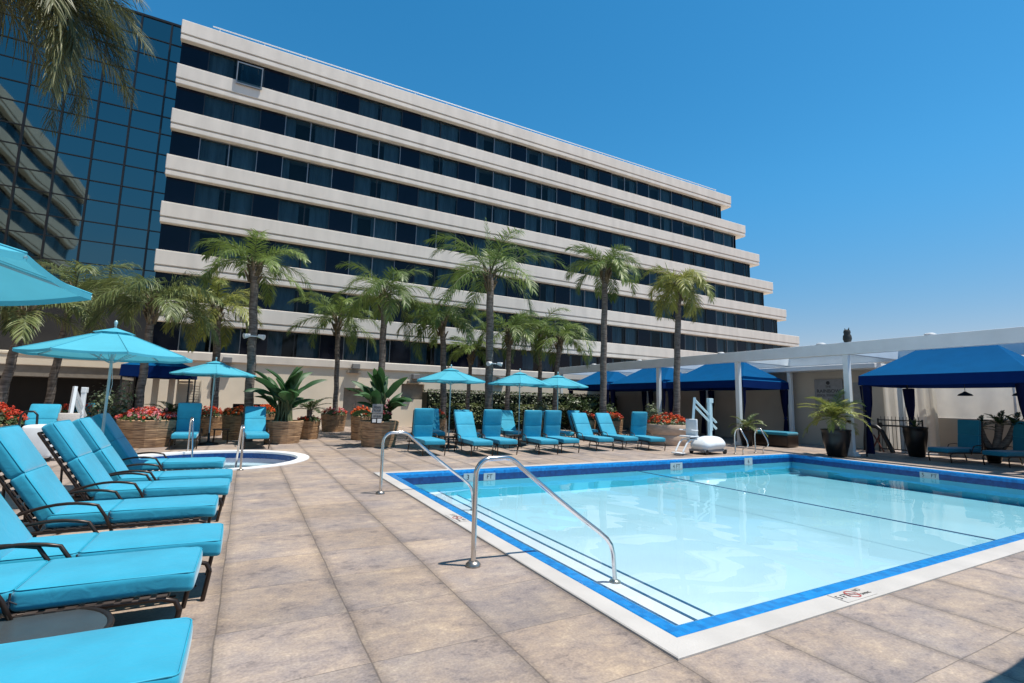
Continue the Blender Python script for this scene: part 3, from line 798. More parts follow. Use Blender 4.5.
def palm(label, x, y, zc, top, rt, nf, L, leaf, seed, m=PALM, droop=(1.2, 2.1), shaft=False, spear=False, old=None, nl=46, w=.03, hang=.55, plume=.6, elev=(-.1, 1.25), group='queen palms between the pool and the hotel', name='palm_tree', azs=None):
    rg = random.Random(seed); nf += 2; L *= 1.02; leaf *= 1.12; hang *= .8; nl = int(nl * 1.5); w *= .85; rt *= .8
    root = thing(name, label, 'palm tree', (x, y, 0), 0, group)
    dx, dy = top[0] - x, top[1] - y
    tr = MB(); pts = []; rad = []
    N = 40
    for i in range(N + 1):
        t = i / N
        bx = dx * t * t; by = dy * t * t
        pts.append((bx + .012 * math.sin(i * .7 + seed), by, zc * t))
        rad.append(rt * (1.25 - .35 * min(1, t * 5)) * (1 - .18 * t) * (1 + .05 * (i % 2)))
    tr.tube(pts, rt, 12, True, rad); tr.build('trunk', BARK, root)
    bt = MB()
    for k in range(26):
        t = rg.uniform(0, 1); a = rg.uniform(0, 2 * PI); z = zc - .75 + .8 * t
        o = Vector((math.cos(a), math.sin(a), 0)); b = Vector((dx, dy, z)) + o * rt * .75
        bt.tube([b, b + o * .07 + Vector((0, 0, .16)), b + o * .16 + Vector((0, 0, .34))], .03, 5, True, [.05, .038, .018])
    bt.build('leaf_bases', BOOT, root)
    lf = MB(); rc = MB()
    for k in range(nf):
        az = (azs[k % len(azs)] if azs else k * 2.399963) + rg.uniform(-.25, .25)
        u = (k + .5) / nf
        e0 = elev[1] - (elev[1] - elev[0]) * u + rg.uniform(-.12, .12)
        dr = droop[0] + (droop[1] - droop[0]) * rg.random() * (.6 + .6 * (1 - u))
        frond(lf, rc, (dx + .05 * math.cos(az), dy + .05 * math.sin(az), zc), az, e0, L * rg.uniform(.85, 1.12), dr, leaf, nl, rg, plume, w, hang)
    if spear:
        frond(lf, rc, (dx, dy, zc), rg.uniform(0, 6), 1.5, L * .8, .15, leaf * .5, nl // 2, rg, .3, w, .1)
    c = lf.build('crown', m, root); rc.build('rachis', STEM, c)
    if old:
        fb = MB()
        for k in range(old):
            a = rg.uniform(0, 2 * PI); b = Vector((dx, dy, zc - .15))
            for j in range(26):
                d = Vector((math.cos(a + rg.uniform(-.3, .3)), math.sin(a + rg.uniform(-.3, .3)), -1.1)).normalized()
                p = b + d * rg.uniform(.15, .85); q = p + Vector((rg.uniform(-.08, .08), rg.uniform(-.08, .08), -.22))
                wv = Vector((.012, .006, 0)); fb.add([p - wv, p + wv, q + wv, q - wv], [(0, 1, 2, 3)], True, .5 + .5 * rg.random())
        fb.build('flower_stalks', PALMY, root)
    return root
P = palm
P('thin dark palm at the far left, its leaning trunk before the lobby porch', -6.1, 19.0, 3.75, (-5.78, 19.0), .17, 9, 1.8, .5, 11, KENTIA, name='arching_palm')
P('pale arching palm left of the turquoise umbrella top, trunk before the lobby porch', -5.6, 21.0, 4.75, (-5.31, 21.0), .16, 10, 2.2, .62, 12, KENTIA, hang=.9, name='arching_palm')
P('bushy arching palm rising behind the turquoise umbrella in the left row', -2.85, 18.4, 4.25, (-2.75, 18.4), .16, 12, 2.0, .62, 13, KENTIA, hang=.9, name='arching_palm')
P('small yellowing palm between the porch and the tall dark trunked palm', -1.07, 22.0, 4.9, (-1.3, 22.0), .20, 14, 2.0, .5, 14, PALMY, elev=(-.5, 1.3), spear=True)
P('tall dark trunked palm beside the small umbrella beyond the hot tub', 0.08, 18.5, 5.9, (-0.12, 18.5), .20, 12, 2.0, .48, 15)
P('slender palm in the round flower planter near the taupe door', 3.50, 23.0, 5.0, (3.35, 23.0), .16, 12, 2.2, .48, 16)
P('full palm rising behind the large banana planter', 4.75, 20.0, 5.75, (4.68, 20.0), .20, 15, 2.3, .52, 17, droop=(1.5, 2.4))
P('drooping palm behind the leftmost pool umbrella', 7.45, 20.0, 4.9, (7.24, 20.0), .19, 13, 2.1, .52, 18, droop=(1.6, 2.5))
P('short thin palm low between two pool umbrellas', 9.40, 22.0, 3.9, (9.55, 22.0), .14, 9, 1.7, .42, 19)
P('tallest central palm with an upright spear and wide feathery crown', 8.15, 17.0, 6.45, (8.05, 17.0), .22, 13, 2.9, .6, 20, spear=True, droop=(1.0, 1.9), elev=(-.25, 1.35))
P('medium palm just right of the tallest central palm', 11.05, 21.0, 4.9, (11.1, 21.0), .17, 12, 2.1, .5, 21, droop=(1.5, 2.4))
P('medium palm behind the middle pool umbrella', 13.5, 22.0, 5.2, (13.44, 22.0), .16, 13, 2.2, .5, 22, droop=(1.5, 2.4))
P('shaggy palm behind the rightmost pool umbrella', 13.1, 20.0, 4.6, (13.38, 20.0), .17, 13, 2.1, .5, 23, droop=(1.6, 2.6))
P('tall slim palm with a round crown before the blue cabanas', 13.25, 16.5, 7.35, (13.38, 16.5), .20, 15, 1.9, .48, 24, droop=(1.4, 2.3))
P('tall slim palm with yellow green hanging fronds nearest the pool lift', 15.2, 14.3, 6.55, (15.5, 14.3), .19, 14, 1.75, .48, 25, PALMY, droop=(1.6, 2.8), old=3, elev=(-.6, 1.2))
P('near palm whose drooping fronds hang into the top left corner', -5.6, 10.4, 8.3, (-4.65, 10.2), .20, 24, 2.7, .62, 26, PALMN, group='near palm at the top left', droop=(1.2, 2.0), nl=80, w=.022, hang=.7, elev=(-.35, .9), azs=[-.2, .35, -.7, 1.0, -1.2, 2.2, 3.3, -.5, .1, -.35, .6, -1.0, -.05, .2, 4.6])

def ring_planter(name, label, x, y, rad, h, m, group, lip=False):
    root = thing(name, label, 'planter', (x, y, 0), rnd.uniform(0, 6), group)
    n = 3 if not lip else 2
    for i in range(n):
        z0, z1 = h * i / n, h * (i + 1) / n
        r0, r1 = rad * (.84 + .16 * i / n), rad * (.84 + .16 * (i + 1) / n)
        mb = MB(); e = .018
        mb.lathe([(r0 - .02, z0 + .001), (r0, z0 + e), (r1, z1 - e), (r1 - .02, z1 - .001)], 16 if not lip else 32, smooth=lip)
        if i == n - 1: mb.lathe([(r1 - .02, z1 - .001), (r1 - .07, z1 - .001), (r1 - .07, z1 - .12)], 16 if not lip else 32, smooth=False)
        mb.build('timber_ring' if not lip else 'bowl', m, root)
    mb = MB(); mb.lathe([(rad * .95, h - .06), (.01, h - .03)], 16, smooth=False); mb.build('soil', SOIL, root)
    return root
def leafquad(mb, p, nrm, s, rg, att, asp=1.5):
    n = nrm.normalized(); u = n.orthogonal().normalized(); u = (Matrix.Rotation(rg.uniform(0, 2 * PI), 3, n) @ u)
    v = n.cross(u)
    mb.add([p - u * s * .5, p + v * s * .25 * asp + u * .0, p + u * s * .5, p - v * s * .25 * asp], [(0, 1, 2, 3)], False, att)
def flowers(label, x, y, z, rad, m, seed, group, m2=None, nh=70, cat='flowers', hh=.32):
    rg = random.Random(seed)
    root = thing('flowering_plant', label, cat, (x, y, z), 0, group)
    lf = MB()
    for k in range(520):
        a = rg.uniform(0, 2 * PI); r = rad * math.sqrt(rg.random()) * 1.05
        zz = hh * (1 - (r / rad) ** 2 * .6) * rg.uniform(.1, 1)
        nn = Vector((math.cos(a) * r / rad, math.sin(a) * r / rad, .8)) + Vector((rg.uniform(-.6, .6), rg.uniform(-.6, .6), rg.uniform(-.3, .5)))
        leafquad(lf, Vector((r * math.cos(a), r * math.sin(a), zz)), nn, rg.uniform(.06, .10), rg, .05 + .9 * rg.random(), 1.9)
    lf.build('foliage', GERL, root)
    for mm, cnt in ((m, nh), (m2, nh if m2 else 0)):
        if not cnt: continue
        fl = MB()
        for k in range(cnt):
            a = rg.uniform(0, 2 * PI); r = rad * math.sqrt(rg.random()) * 1.08
            zz = hh * (1 - (r / rad) ** 2 * .6) * rg.uniform(.75, 1.2) + .02
            c = Vector((r * math.cos(a), r * math.sin(a), zz)); tone = rg.random()
            for j in range(15):
                o = Vector((rg.gauss(0, 1), rg.gauss(0, 1), rg.gauss(0, 1))).normalized()
                leafquad(fl, c + o * .042, o + Vector((0, 0, .3)), rg.uniform(.03, .05), rg, max(.02, min(1, tone * .7 + rg.random() * .3)), 1.9)
        fl.build('blossom', mm, root)
    return root
def paddle_plant(label, x, y, z, n, hmax, seed, spread=.5, name='banana_plant'):
    rg = random.Random(seed); root = thing(name, label, 'plant', (x, y, z), 0, 'banana plants in timber planters')
    st = MB(); lf = MB()
    for k in range(n):
        a = k * 2.4 + rg.uniform(-.3, .3); u = rg.random(); el = R(86 - 50 * u * u * (spread / .5))
        h = hmax * rg.uniform(.14, .30); b = Vector((rg.uniform(-.20, .20), rg.uniform(-.20, .20), hmax * rg.uniform(0, .30)))
        st.tube([(b.x * 1.3, b.y * 1.3, -.02), b], .035, 6)
        d = Vector((math.cos(a) * math.cos(el), math.sin(a) * math.cos(el), math.sin(el)))
        pet = b + d * h
        st.tube([b, b.lerp(pet, .5) + Vector((0, 0, .04)), pet], .03, 6, True, [.035, .026, .016])
        L = hmax * rg.uniform(.40, .56); W = L * rg.uniform(.28, .38); e = el; p = pet; rows = []
        sd = Vector((-math.sin(a), math.cos(a), 0)); S = 9; tw = rg.uniform(-.6, .6)
        for i in range(S + 1):
            t = i / S
            dd = Vector((math.cos(a) * math.cos(e), math.sin(a) * math.cos(e), math.sin(e)))
            s2 = (Matrix.Rotation(tw, 3, dd) @ sd); up = s2.cross(dd)
            ww = W * .5 * (math.sin(PI * min(1, t * .93 + .07)) ** .65) + .004
            rows.append([p + s2 * ww + up * ww * .45, p + s2 * ww * .5 + up * ww * .16, p, p - s2 * ww * .5 + up * ww * .16, p - s2 * ww + up * ww * .45])
            p = p + dd * L / S; e -= rg.uniform(.06, .20)
        vs = [q for r in rows for q in r]; att = .05 + .9 * rg.random()
        lf.add(vs, [(i * 5 + j, i * 5 + j + 1, (i + 1) * 5 + j + 1, (i + 1) * 5 + j) for i in range(S) for j in range(4)], True, att)
    st.build('stem', STEM, root); lf.build('leaf_blades', BANANA, root)
    return root
def rosette(label, x, y, z, name, cat, m, seed, nf, L, leaf, trunk=0, group=None, droop=(.8, 1.5), w=.014, nl=34, elev=(-.1, 1.2), hang=.1, heads=((0, 0, 0),), plume=.15):
    rg = random.Random(seed); root = thing(name, label, cat, (x, y, z), 0, group)
    lf = MB(); rc = MB()
    for h in heads:
        for k in range(nf):
            u = (k + .5) / nf
            frond(lf, rc, (h[0], h[1], trunk + h[2]), k * 2.4 + rg.uniform(-.2, .2), elev[1] - (elev[1] - elev[0]) * u, L * rg.uniform(.85, 1.1), rg.uniform(*droop), leaf, nl, rg, plume, w, hang, .1, .25)
    c = lf.build('leaves', m, root); rc.build('rachis', STEM, c)
    if trunk:
        mb = MB()
        for h in heads:
            mb.tube([(h[0] * .3, h[1] * .3, 0), (h[0] * .7, h[1] * .7, (trunk + h[2]) * .5), (h[0], h[1], trunk + h[2])], .09, 10, True, [.11, .085, .10])
        mb.build('trunk', BARK, root)
    return root
def bush(label, x, y, z, rad, h, m, seed, n=900, s=(.06, .11), name='shrub', cat='shrub', group=None, sy=1.0):
    rg = random.Random(seed); root = thing(name, label, cat, (x, y, z), 0, group)
    lf = MB()
    cl = [(rg.uniform(-.6, .6) * rad, rg.uniform(-.6, .6) * rad * sy, rg.uniform(.3, .85) * h, rg.uniform(.25, .5)) for _ in range(9)]
    for k in range(n):
        c = cl[k % 9]; o = Vector((rg.gauss(0, 1), rg.gauss(0, 1), rg.gauss(0, 1))).normalized() * rg.random() ** .4
        p = Vector((c[0] + o.x * rad * c[3] * 1.2, c[1] + o.y * rad * c[3] * 1.2, max(.03, c[2] + o.z * h * c[3] * .8)))
        leafquad(lf, p, o + Vector((0, 0, .6)), rg.uniform(*s), rg, .05 + .9 * rg.random(), 1.3)
    lf.build('foliage', m, root)
    st = MB()
    for c in cl: st.tube([(c[0] * .15, c[1] * .15, 0), (c[0] * .6, c[1] * .6, c[2] * .6), (c[0], c[1], c[2])], .012, 5)
    st.build('stem', BARK, root)
    return root
GP = 'round timber planters'; GF = 'red flowers in planters'
def RP(label, x, y, rad, h, m=WOOD, **k): return ring_planter('timber_planter', label, x, y, rad, h, m, GP, **k)
RP('wide timber planter holding pink flowers beyond the hot tub', -2.42, 17.45, .74, .76, WOODG)
flowers('pink and red flowers in the wide timber planter beyond the hot tub', -2.42, 17.45, .72, .70, RED, 31, GF, PINK, 60)
rosette('dark spiky cycad behind the pink flowers', -1.95, 18.0, .72, 'cycad_plant', 'plant', SAGO, 50, 14, .75, .2, .15, w=.018)
bush('leafy pale green shrub left of the pink flowers', -3.35, 17.9, .55, .55, 1.1, BUSHL, 32, 900, (.07, .13))
RP('brown planter hidden behind the leafy pale green shrub', -3.35, 17.9, .5, .62)
RP('timber planter of red flowers just behind the small far umbrella pole', -1.17, 21.6, .52, .72)
flowers('red flowers just behind the small far umbrella pole', -1.17, 21.6, .68, .5, RED, 33, GF)
RP('timber planter of red flowers between the small far umbrella and a bright chaise', -0.28, 19.5, .42, .82)
flowers('red flowers between the small far umbrella and the bright chaise longue', -0.28, 19.5, .78, .40, ORANGE, 34, GF)
flowers('low red flowers directly behind the bright chaise longue beyond the tub', 0.55, 20.2, .82, .42, ORANGE, 44, GF)
RP('timber planter directly behind the bright chaise longue beyond the tub', 0.55, 20.2, .44, .86)
RP('large timber planter with a tall banana plant, right of the bright chaise longue', 1.12, 17.85, .62, .72, WOODG)
paddle_plant('tall banana plant right of the bright chaise longue', 1.12, 17.85, .65, 34, 2.05, 35, .5)
RP('small timber planter holding a cycad', 2.05, 19.3, .40, .66)
rosette('small cycad with stiff fronds beside the tall banana plant', 2.05, 19.3, .62, 'cycad_plant', 'plant', SAGO, 36, 12, .85, .22, .42, w=.02, droop=(.5, 1.1), elev=(.0, 1.0))
flowers('dark red bedding flowers around the small cycad', 2.05, 19.3, .62, .38, RED, 45, GF, None, 14, hh=.2)
RP('round timber planter at the foot of the slender palm by the taupe door', 3.50, 23.3, .56, .76)
flowers('pink and red flowers at the foot of the slender palm by the taupe door', 3.50, 23.2, .72, .52, RED, 37, GF, PINK, 35)
RP('small timber planter half hidden behind the large banana planter', 3.72, 18.5, .36, .86)
flowers('orange red flowers half hidden behind the large banana planter', 3.72, 18.5, .82, .34, ORANGE, 38, GF)
RP('large timber planter with a small grey notice, left of the pool row', 3.80, 15.95, .62, .80, WOODG)
paddle_plant('banana plant with wide paddle leaves behind the small grey notice', 3.80, 15.95, .72, 32, 1.95, 39, .6)
flowers('single pink bloom cluster beside the small grey notice', 3.92, 15.5, .85, .12, PINK, 46, 'pink bloom', None, 14, hh=.5)
RP('timber planter with red flowers left of the leftmost pool umbrella', 6.55, 18.6, .48, .80)
flowers('red flowers left of the leftmost pool umbrella pole', 6.55, 18.6, .76, .46, RED, 40, GF)
for i, (x, y) in enumerate(((12.85, 17.2), (13.75, 16.7), (11.6, 18.3), (14.7, 17.6))):
    RP(('timber planter behind the reclined chaise longues, left of the tall slim palm', 'timber planter right behind the tall slim palm trunk', 'timber planter behind the rightmost pool umbrella pole', 'timber planter behind the darker upright chaise longue')[i], x, y, .46, .80)
    flowers(('red flowers left of the tall slim palm trunk', 'orange red flowers right of the tall slim palm trunk', 'red flowers behind the rightmost pool umbrella pole', 'red flowers behind the darker upright chaise longue')[i], x, y, .76, .44, (RED, ORANGE, RED, RED)[i], 60 + i, GF)
ring_planter('stone_planter', 'wide pale bowl planter of red flowers beside the pool lift', 14.35, 14.0, .80, .78, TERRA, 'bowl planters', True)
flowers('broad mound of orange red flowers in the pale bowl beside the pool lift', 14.35, 14.0, .72, .74, RED, 41, GF, ORANGE, 75, hh=.42)
RP('timber planter of vivid red flowers at the far left edge', -5.35, 16.3, .55, .70)
flowers('vivid red flowers at the far left edge', -5.35, 16.3, .68, .58, RED, 42, GF, None, 130, hh=.42)
RP('timber planter between the two far left chaise longues', -4.35, 18.9, .5, .85)
flowers('red flowers between the two far left chaise longues', -4.35, 18.9, .8, .55, RED, 43, GF)
bush('tall green shrub with white flecks beside the dark upright chaise', 15.9, 16.4, .4, .5, 1.15, BUSHL, 47, 800, (.07, .12))
RP('dark planter below the tall green shrub near the dark upright chaise', 15.9, 16.4, .5, .5)
# hedges
def hedge(label, x0, x1, y, z0, z1, dep, m, seed, n):
    rg = random.Random(seed); root = thing('hedge', label, 'hedge', ((x0 + x1) / 2, y, 0), 0, None)
    w = (x1 - x0) / 2; lf = MB()
    for k in range(n):
        f = rg.random()
        p = Vector((rg.uniform(-w, w), rg.uniform(-dep, dep), rg.uniform(z0, z1)))
        if f < .5: p.y = -dep + rg.uniform(-.07, .05)
        elif f < .85: p.z = z1 + rg.uniform(-.06, .07)
        nn = Vector((rg.uniform(-.7, .7), -.8 if f < .5 else rg.uniform(-.4, .4), .5 + rg.random()))
        leafquad(lf, p, nn, rg.uniform(.09, .16), rg, .04 + .9 * rg.random(), 1.3)
    lf.build('foliage', m, root)
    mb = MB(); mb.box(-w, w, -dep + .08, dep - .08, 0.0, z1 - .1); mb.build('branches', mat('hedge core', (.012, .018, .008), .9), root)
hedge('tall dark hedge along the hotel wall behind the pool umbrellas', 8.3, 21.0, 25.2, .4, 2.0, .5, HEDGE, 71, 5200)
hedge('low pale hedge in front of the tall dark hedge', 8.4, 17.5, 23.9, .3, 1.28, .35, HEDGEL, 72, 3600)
bush('pale feathery shrub between the hedge and the small umbrella', 13.2, 21.2, .2, .8, 1.5, BUSHL, 73, 700, (.1, .2))
bush('rounded green shrub left of the first cabana', 17.0, 22.5, .1, 1.2, 1.7, BUSH, 74, 1500, (.1, .17))
bush('second rounded green shrub beside the first cabana', 15.8, 19.8, .1, .9, 1.45, BUSH, 75, 1100, (.09, .15))

# pots on the right
def glazed_pot(label, x, y, s, h):
    root = thing('glazed_pot', label, 'pot', (x, y, 0), 0, 'black glazed pots')
    mb = MB(); mb.lathe([(.26 * s, 0), (.30 * s, .02), (.42 * s, h * .55), (.46 * s, h * .82), (.45 * s, h * .93), (.48 * s, h * .96), (.48 * s, h), (.42 * s, h), (.41 * s, h - .08)], 32)
    mb.build('body', GLAZE, root)
    mb = MB(); mb.lathe([(.42 * s, h - .07), (.01, h - .04)], 20, smooth=False); mb.build('soil', SOIL, root)
glazed_pot('large black glazed pot beside the nearest pergola post', 16.70, 9.08, .88, .86)
rosette('feathery pygmy palm in the large black glazed pot', 16.70, 9.08, .82, 'pygmy_palm', 'plant', PALMY, 81, 15, 1.05, .26, .38, None, (.9, 1.8), .018, 40, (-.1, 1.35), .3, ((0, 0, 0), (.12, .08, .1)), .3)
glazed_pot('tall black pot beside the gate and a navy curtain', 19.6, 8.15, .72, .98)
rosette('small agave in the tall black pot by the gate', 19.6, 8.15, .94, 'agave_plant', 'plant', SAGO, 82, 9, .32, .05, 0, None, (.1, .4), .03, 10, (.5, 1.4))
glazed_pot('dark pot behind the pool ladder under the first post', 17.35, 12.75, .62, .62)
rosette('pale green fan leaved plant behind the pool ladder', 17.35, 12.75, .6, 'leafy_plant', 'plant', KENTIA, 83, 12, .8, .2, .12, None, (1.0, 1.8), .03, 22, (-.1, 1.2), .3)
glazed_pot('dark pot between the two shaded chaise longues', 19.95, 6.35, .5, .45)
rosette('three headed small cycad between the two shaded chaise longues', 19.95, 6.35, .42, 'cycad_plant', 'plant', SAGO, 84, 11, .45, .13, .62, None, (.5, 1.1), .022, 20, (.1, 1.3), .1, ((0, .28, -.05), (.05, -.18, .12), (.1, -.52, .08)))

# ---------------------------------------------------------------- pergola, cabanas, terrace wall
perg = thing('pergola', 'long pale pergola beam on posts over the row of blue cabanas', 'pergola', (17.4, 13, 0))
mb = MB(); mb.box(-.12, .12, -16, 13.0, 3.30, 3.70); bevel(mb.build('front_beam', PERG, perg), .012)
mb = MB(); mb.box(3.3, 3.5, -16, 13.0, 3.28, 3.66); bevel(mb.build('rear_beam', PERG, perg), .012)
for y in (-8.4, -4.0, 0.1, 4.45, 8.7, 12.8):
    mb = MB(); mb.box(-.085, .085, y - .085, y + .085, 0, 3.298); mb.box(-.17, .17, y - .17, y + .17, 0, .06); mb.box(-.14, .14, y - .14, y + .14, .06, .14)
    bevel(mb.build('post', PERG, perg), .01)
    mb = MB(); mb.box(3.32, 3.48, y - .08, y + .08, 0, 3.278); bevel(mb.build('post', PERG, perg), .01)
    mb = MB(); mb.box(.122, 3.298, y - .07, y + .07, 3.32, 3.62); bevel(mb.build('cross_beam', PERG, perg), .01)
for y in (-3.2, .9, -6.3, 5.8, 9.5):
    mb = MB(); mb.lathe([(.13, 0), (.15, .03), (.10, .06), (.001, .07)], 14, (.02, y, 3.70)); mb.build('uplight', WHITE, perg)
# small knob on the nearest post
mb = MB(); mb.lathe([(.001, -.03), (.06, -.03), (.06, .03), (.001, .03)], 14, (-.11, -4.03, 1.12), sy=1); mb.build('socket_cap', BLACK, perg)

def make_cabana(label, y0, y1, x0=17.72, x1=20.75, zb=2.30, ze=2.60, zr=3.5, curt=(1, 1, 1, 1)):
    root = thing('cabana', label, 'cabana', ((x0 + x1) / 2, (y0 + y1) / 2, 0), 0, 'blue cabanas under the pergola')
    hx, hy = (x1 - x0) / 2, (y1 - y0) / 2
    rl = max(.2, hy - 1.05)
    C_ = [Vector((-hx, -hy, ze)), Vector((hx, -hy, ze)), Vector((hx, hy, ze)), Vector((-hx, hy, ze))]
    R_ = [Vector((0, -rl, zr)), Vector((0, rl, zr))]
    mb = MB()
    def panel(a, b, c, d, sag=.05):
        n = 8; vs = []
        for i in range(n + 1):
            u = i / n
            for j in range(n + 1):
                w = j / n
                p = (a * (1 - u) + b * u) * (1 - w) + (d * (1 - u) + c * u) * w
                p = p + Vector((0, 0, -sag * math.sin(PI * w) * (.4 + .6 * math.sin(PI * u))))
                vs.append(p)
        mb.add(vs, [(i * (n + 1) + j, (i + 1) * (n + 1) + j, (i + 1) * (n + 1) + j + 1, i * (n + 1) + j + 1) for i in range(n) for j in range(n)], True)
    panel(C_[3], C_[0], R_[0], R_[1]); panel(C_[1], C_[2], R_[1], R_[0]); panel(C_[0], C_[1], R_[0], R_[0]); panel(C_[2], C_[3], R_[1], R_[1])
    mb.build('roof', NAVY, root)
    mb = MB()
    for a, b in ((0, 1), (1, 2), (2, 3), (3, 0)):
        A, B = C_[a], C_[b]; m = 12; vs = []
        for i in range(m + 1):
            p = A.lerp(B, i / m); o = Vector((p.x / hx, p.y / hy, 0)) * (.012 + .01 * math.sin(i * 1.7))
            vs += [p + o * .3, p + o + Vector((0, 0, zb - ze - .02 * math.sin(PI * i / m)))]
        mb.add(vs, [(2 * i, 2 * i + 1, 2 * i + 3, 2 * i + 2) for i in range(m)], True)
    mb.build('valance', NAVYD, root)
    mb = MB()
    for a, b in ((0, 1), (1, 2), (2, 3), (3, 0)):
        mb.tube([C_[a] * .985 + Vector((0, 0, -.03)), C_[b] * .985 + Vector((0, 0, -.03))], .022, 6)
    for i in range(4): mb.tube([C_[i] * .97 + Vector((0, 0, -.02 + ze * .03)), R_[0 if i < 2 else 1] + Vector((0, 0, -.05))], .02, 6)
    mb.build('frame', ALU, root)
    for i, p in enumerate(C_):
        pb = MB(); q = Vector((p.x * .965, p.y * .965, 0)); pb.tube([q, q + Vector((0, 0, ze - .04))], .028, 8); pb.build('post', ALU, root)
        if curt[i]:
            cb = MB(); n = 22; rows = []
            for (z, w) in ((zb - .02, .26), (1.7, .21), (1.15, .10), (1.05, .075), (.95, .10), (.5, .17), (.10, .20)):
                row = []
                for k in range(n):
                    a = 2 * PI * k / n; rr = w * .82 * (.62 + .18 * math.sin(k * 3.0 + z) + .06 * math.sin(5 * a))
                    row.append((q.x * .96 + rr * math.cos(a) * .8, q.y * .96 + rr * math.sin(a) * 1.1, z))
                rows.append(row)
            vs = [v for r in rows for v in r]
            cb.add(vs, [(i2 * n + k, i2 * n + (k + 1) % n, (i2 + 1) * n + (k + 1) % n, (i2 + 1) * n + k) for i2 in range(len(rows) - 1) for k in range(n)], True)
            c = cb.build('curtain', NAVYC, root)
            tb = MB(); tb.lathe([(.062, -.03), (.075, 0), (.062, .03)], 14, (q.x * .96, q.y * .96, 1.05)); tb.build('tieback', NAVYD, c)
    return root
make_cabana('blue cabana nearest the camera, with two shaded chaise longues inside', 4.78, 8.82)
make_cabana('blue cabana right behind the white pool lift', 13.12, 17.28)
make_cabana('blue cabana third from the right, behind the palm with yellow fronds', 17.5, 21.5)
make_cabana('blue cabana at the far left end of the row', 21.75, 25.5)
make_cabana('blue cabana cut off by the right edge of the photo', 0.45, 4.5)
lc = make_cabana('blue cabana on cream posts far left behind the turquoise umbrella', -1.2, 1.2, -1.0, 1.1, 2.1, 2.5, 3.0, (0, 0, 0, 0))
lc.location = (-2.95, 23.0, 0); lc['group'] = 'blue cabana at the left'
for x in (-3.25, -2.72):
    mb = MB(); mb.box(x - .1, x + .1, 24.0, 24.2, 0, 2.1); mb.box(x - .13, x + .13, 23.97, 24.23, 0, .12)
    o = bevel(mb.build('cream_post', CREAM_W), .01); tag(o, ('cream post left of the louvered panel beneath the left blue cabana' if x < -3 else 'cream post right beside the louvered panel beneath the left blue cabana'), 'post', 'cream posts at the left cabana')
mb = MB()
for i in range(16): mb.box(-2.5, -1.75, 24.3, 24.36, .3 + i * .11, .3 + i * .11 + .085)
mb.box(-2.56, -2.5, 24.28, 24.4, 0, 2.1); mb.box(-1.75, -1.69, 24.28, 24.4, 0, 2.1); mb.box(-2.5, -1.75, 24.4, 24.45, 0, 2.1)
tag(mb.build('louvered_panel', CREAM_W), 'cream louvered panel below the left blue cabana', 'panel')
# cream lantern lamps hanging in the right cabana
for i, (y, lab) in enumerate(((7.05, 'dark bell shaped lamp hanging in the right cabana, nearer the gate'), (5.75, 'dark bell shaped lamp hanging in the right cabana, nearer the right edge'))):
    r = thing('pendant_lamp', lab, 'lamp', (20.4, y, 2.02), 0, 'pendant lamps in the right cabana')
    mb = MB(); mb.lathe([(.20, 0), (.17, .05), (.06, .11), (.03, .14)], 18); mb.build('lamp_shade', BLACK, r)
    mb = MB(); mb.tube([(0, 0, .13), (0, 0, .5)], .008, 5); mb.build('cord', BLACK, r)

# rear terrace wall
wl = thing('terrace_wall', 'cream terrace wall behind the cabanas and the grey sign', 'wall', (21.3, 13, 0))
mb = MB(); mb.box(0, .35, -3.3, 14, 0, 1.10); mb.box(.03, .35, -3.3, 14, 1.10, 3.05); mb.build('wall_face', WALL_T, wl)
mb = MB(); mb.box(-.9, .6, -3.4, 14.1, 3.05, 3.24); bevel(mb.build('roof_edge', WHITE, wl), .02)
mb = MB(); mb.box(.6, 6.0, -3.4, 14.1, 3.1, 3.5); mb.build('roof', ROOFG, wl)
sc = thing('canvas_screen_wall', 'low wall topped with sunlit cream canvas behind the right cabana', 'screen wall', (21.6, 4, 0))
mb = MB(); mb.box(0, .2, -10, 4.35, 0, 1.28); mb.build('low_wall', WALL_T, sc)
for k in range(6):
    mb = MB(); y1 = 4.35 - k * 2.1; y0 = y1 - 2.06; vs = []; n = 14
    for i in range(n + 1):
        y = y1 + (y0 - y1) * i / n; xo = .1 + .03 * math.sin(i * 1.3 + k) + .05 * math.sin(PI * i / n)
        vs += [(xo, y, 1.29), (xo + .02, y, 2.05), (xo, y, 2.9)]
    mb.add(vs, [(3 * i + a, 3 * i + 3 + a, 3 * i + 4 + a, 3 * i + 1 + a) for i in range(n) for a in (0, 1)], True)
    mb.build('canvas_panel', CANVAS, sc)
mb = MB()
for k in range(7): mb.tube([(.1, 4.37 - k * 2.1, 1.28), (.1, 4.37 - k * 2.1, 2.95)], .03, 8)
mb.tube([(.1, 4.37, 2.93), (.1, -8.7, 2.93)], .03, 8); mb.build('frame', WHITE, sc)

# gate
gt = thing('metal_gate', 'black barred metal gate between cream wall and navy curtain', 'gate', (20.5, 8.9, 0))
mb = MB()
for z in (1.15, .95, .12): mb.tube([(0, -.6, z), (0, .75, z)], .02 if z != .95 else .03, 6)
for y in (-.6, .75): mb.tube([(0, y, 0), (0, y, 1.2)], .028, 8)
mb.build('gate_frame', BLACK, gt)
mb = MB()
for i in range(11): mb.tube([(0, -.5 + i * .115, .12), (0, -.5 + i * .115, 1.28)], .009, 5)
mb.build('gate_bars', BLACK, gt)
mb = MB(); mb.box(-.03, .03, .62, .74, .9, 1.05); mb.build('latch', BLACK, gt)
dr = MB(); vs = []; n = 40
for i in range(n + 1):
    y = 9.75 - 1.65 * i / n; x = 21.2 + .05 * math.sin(i * .9) + .02 * math.sin(i * 2.3)
    vs += [(x, y, .05), (x + .03, y, 1.2), (x, y, 2.75)]
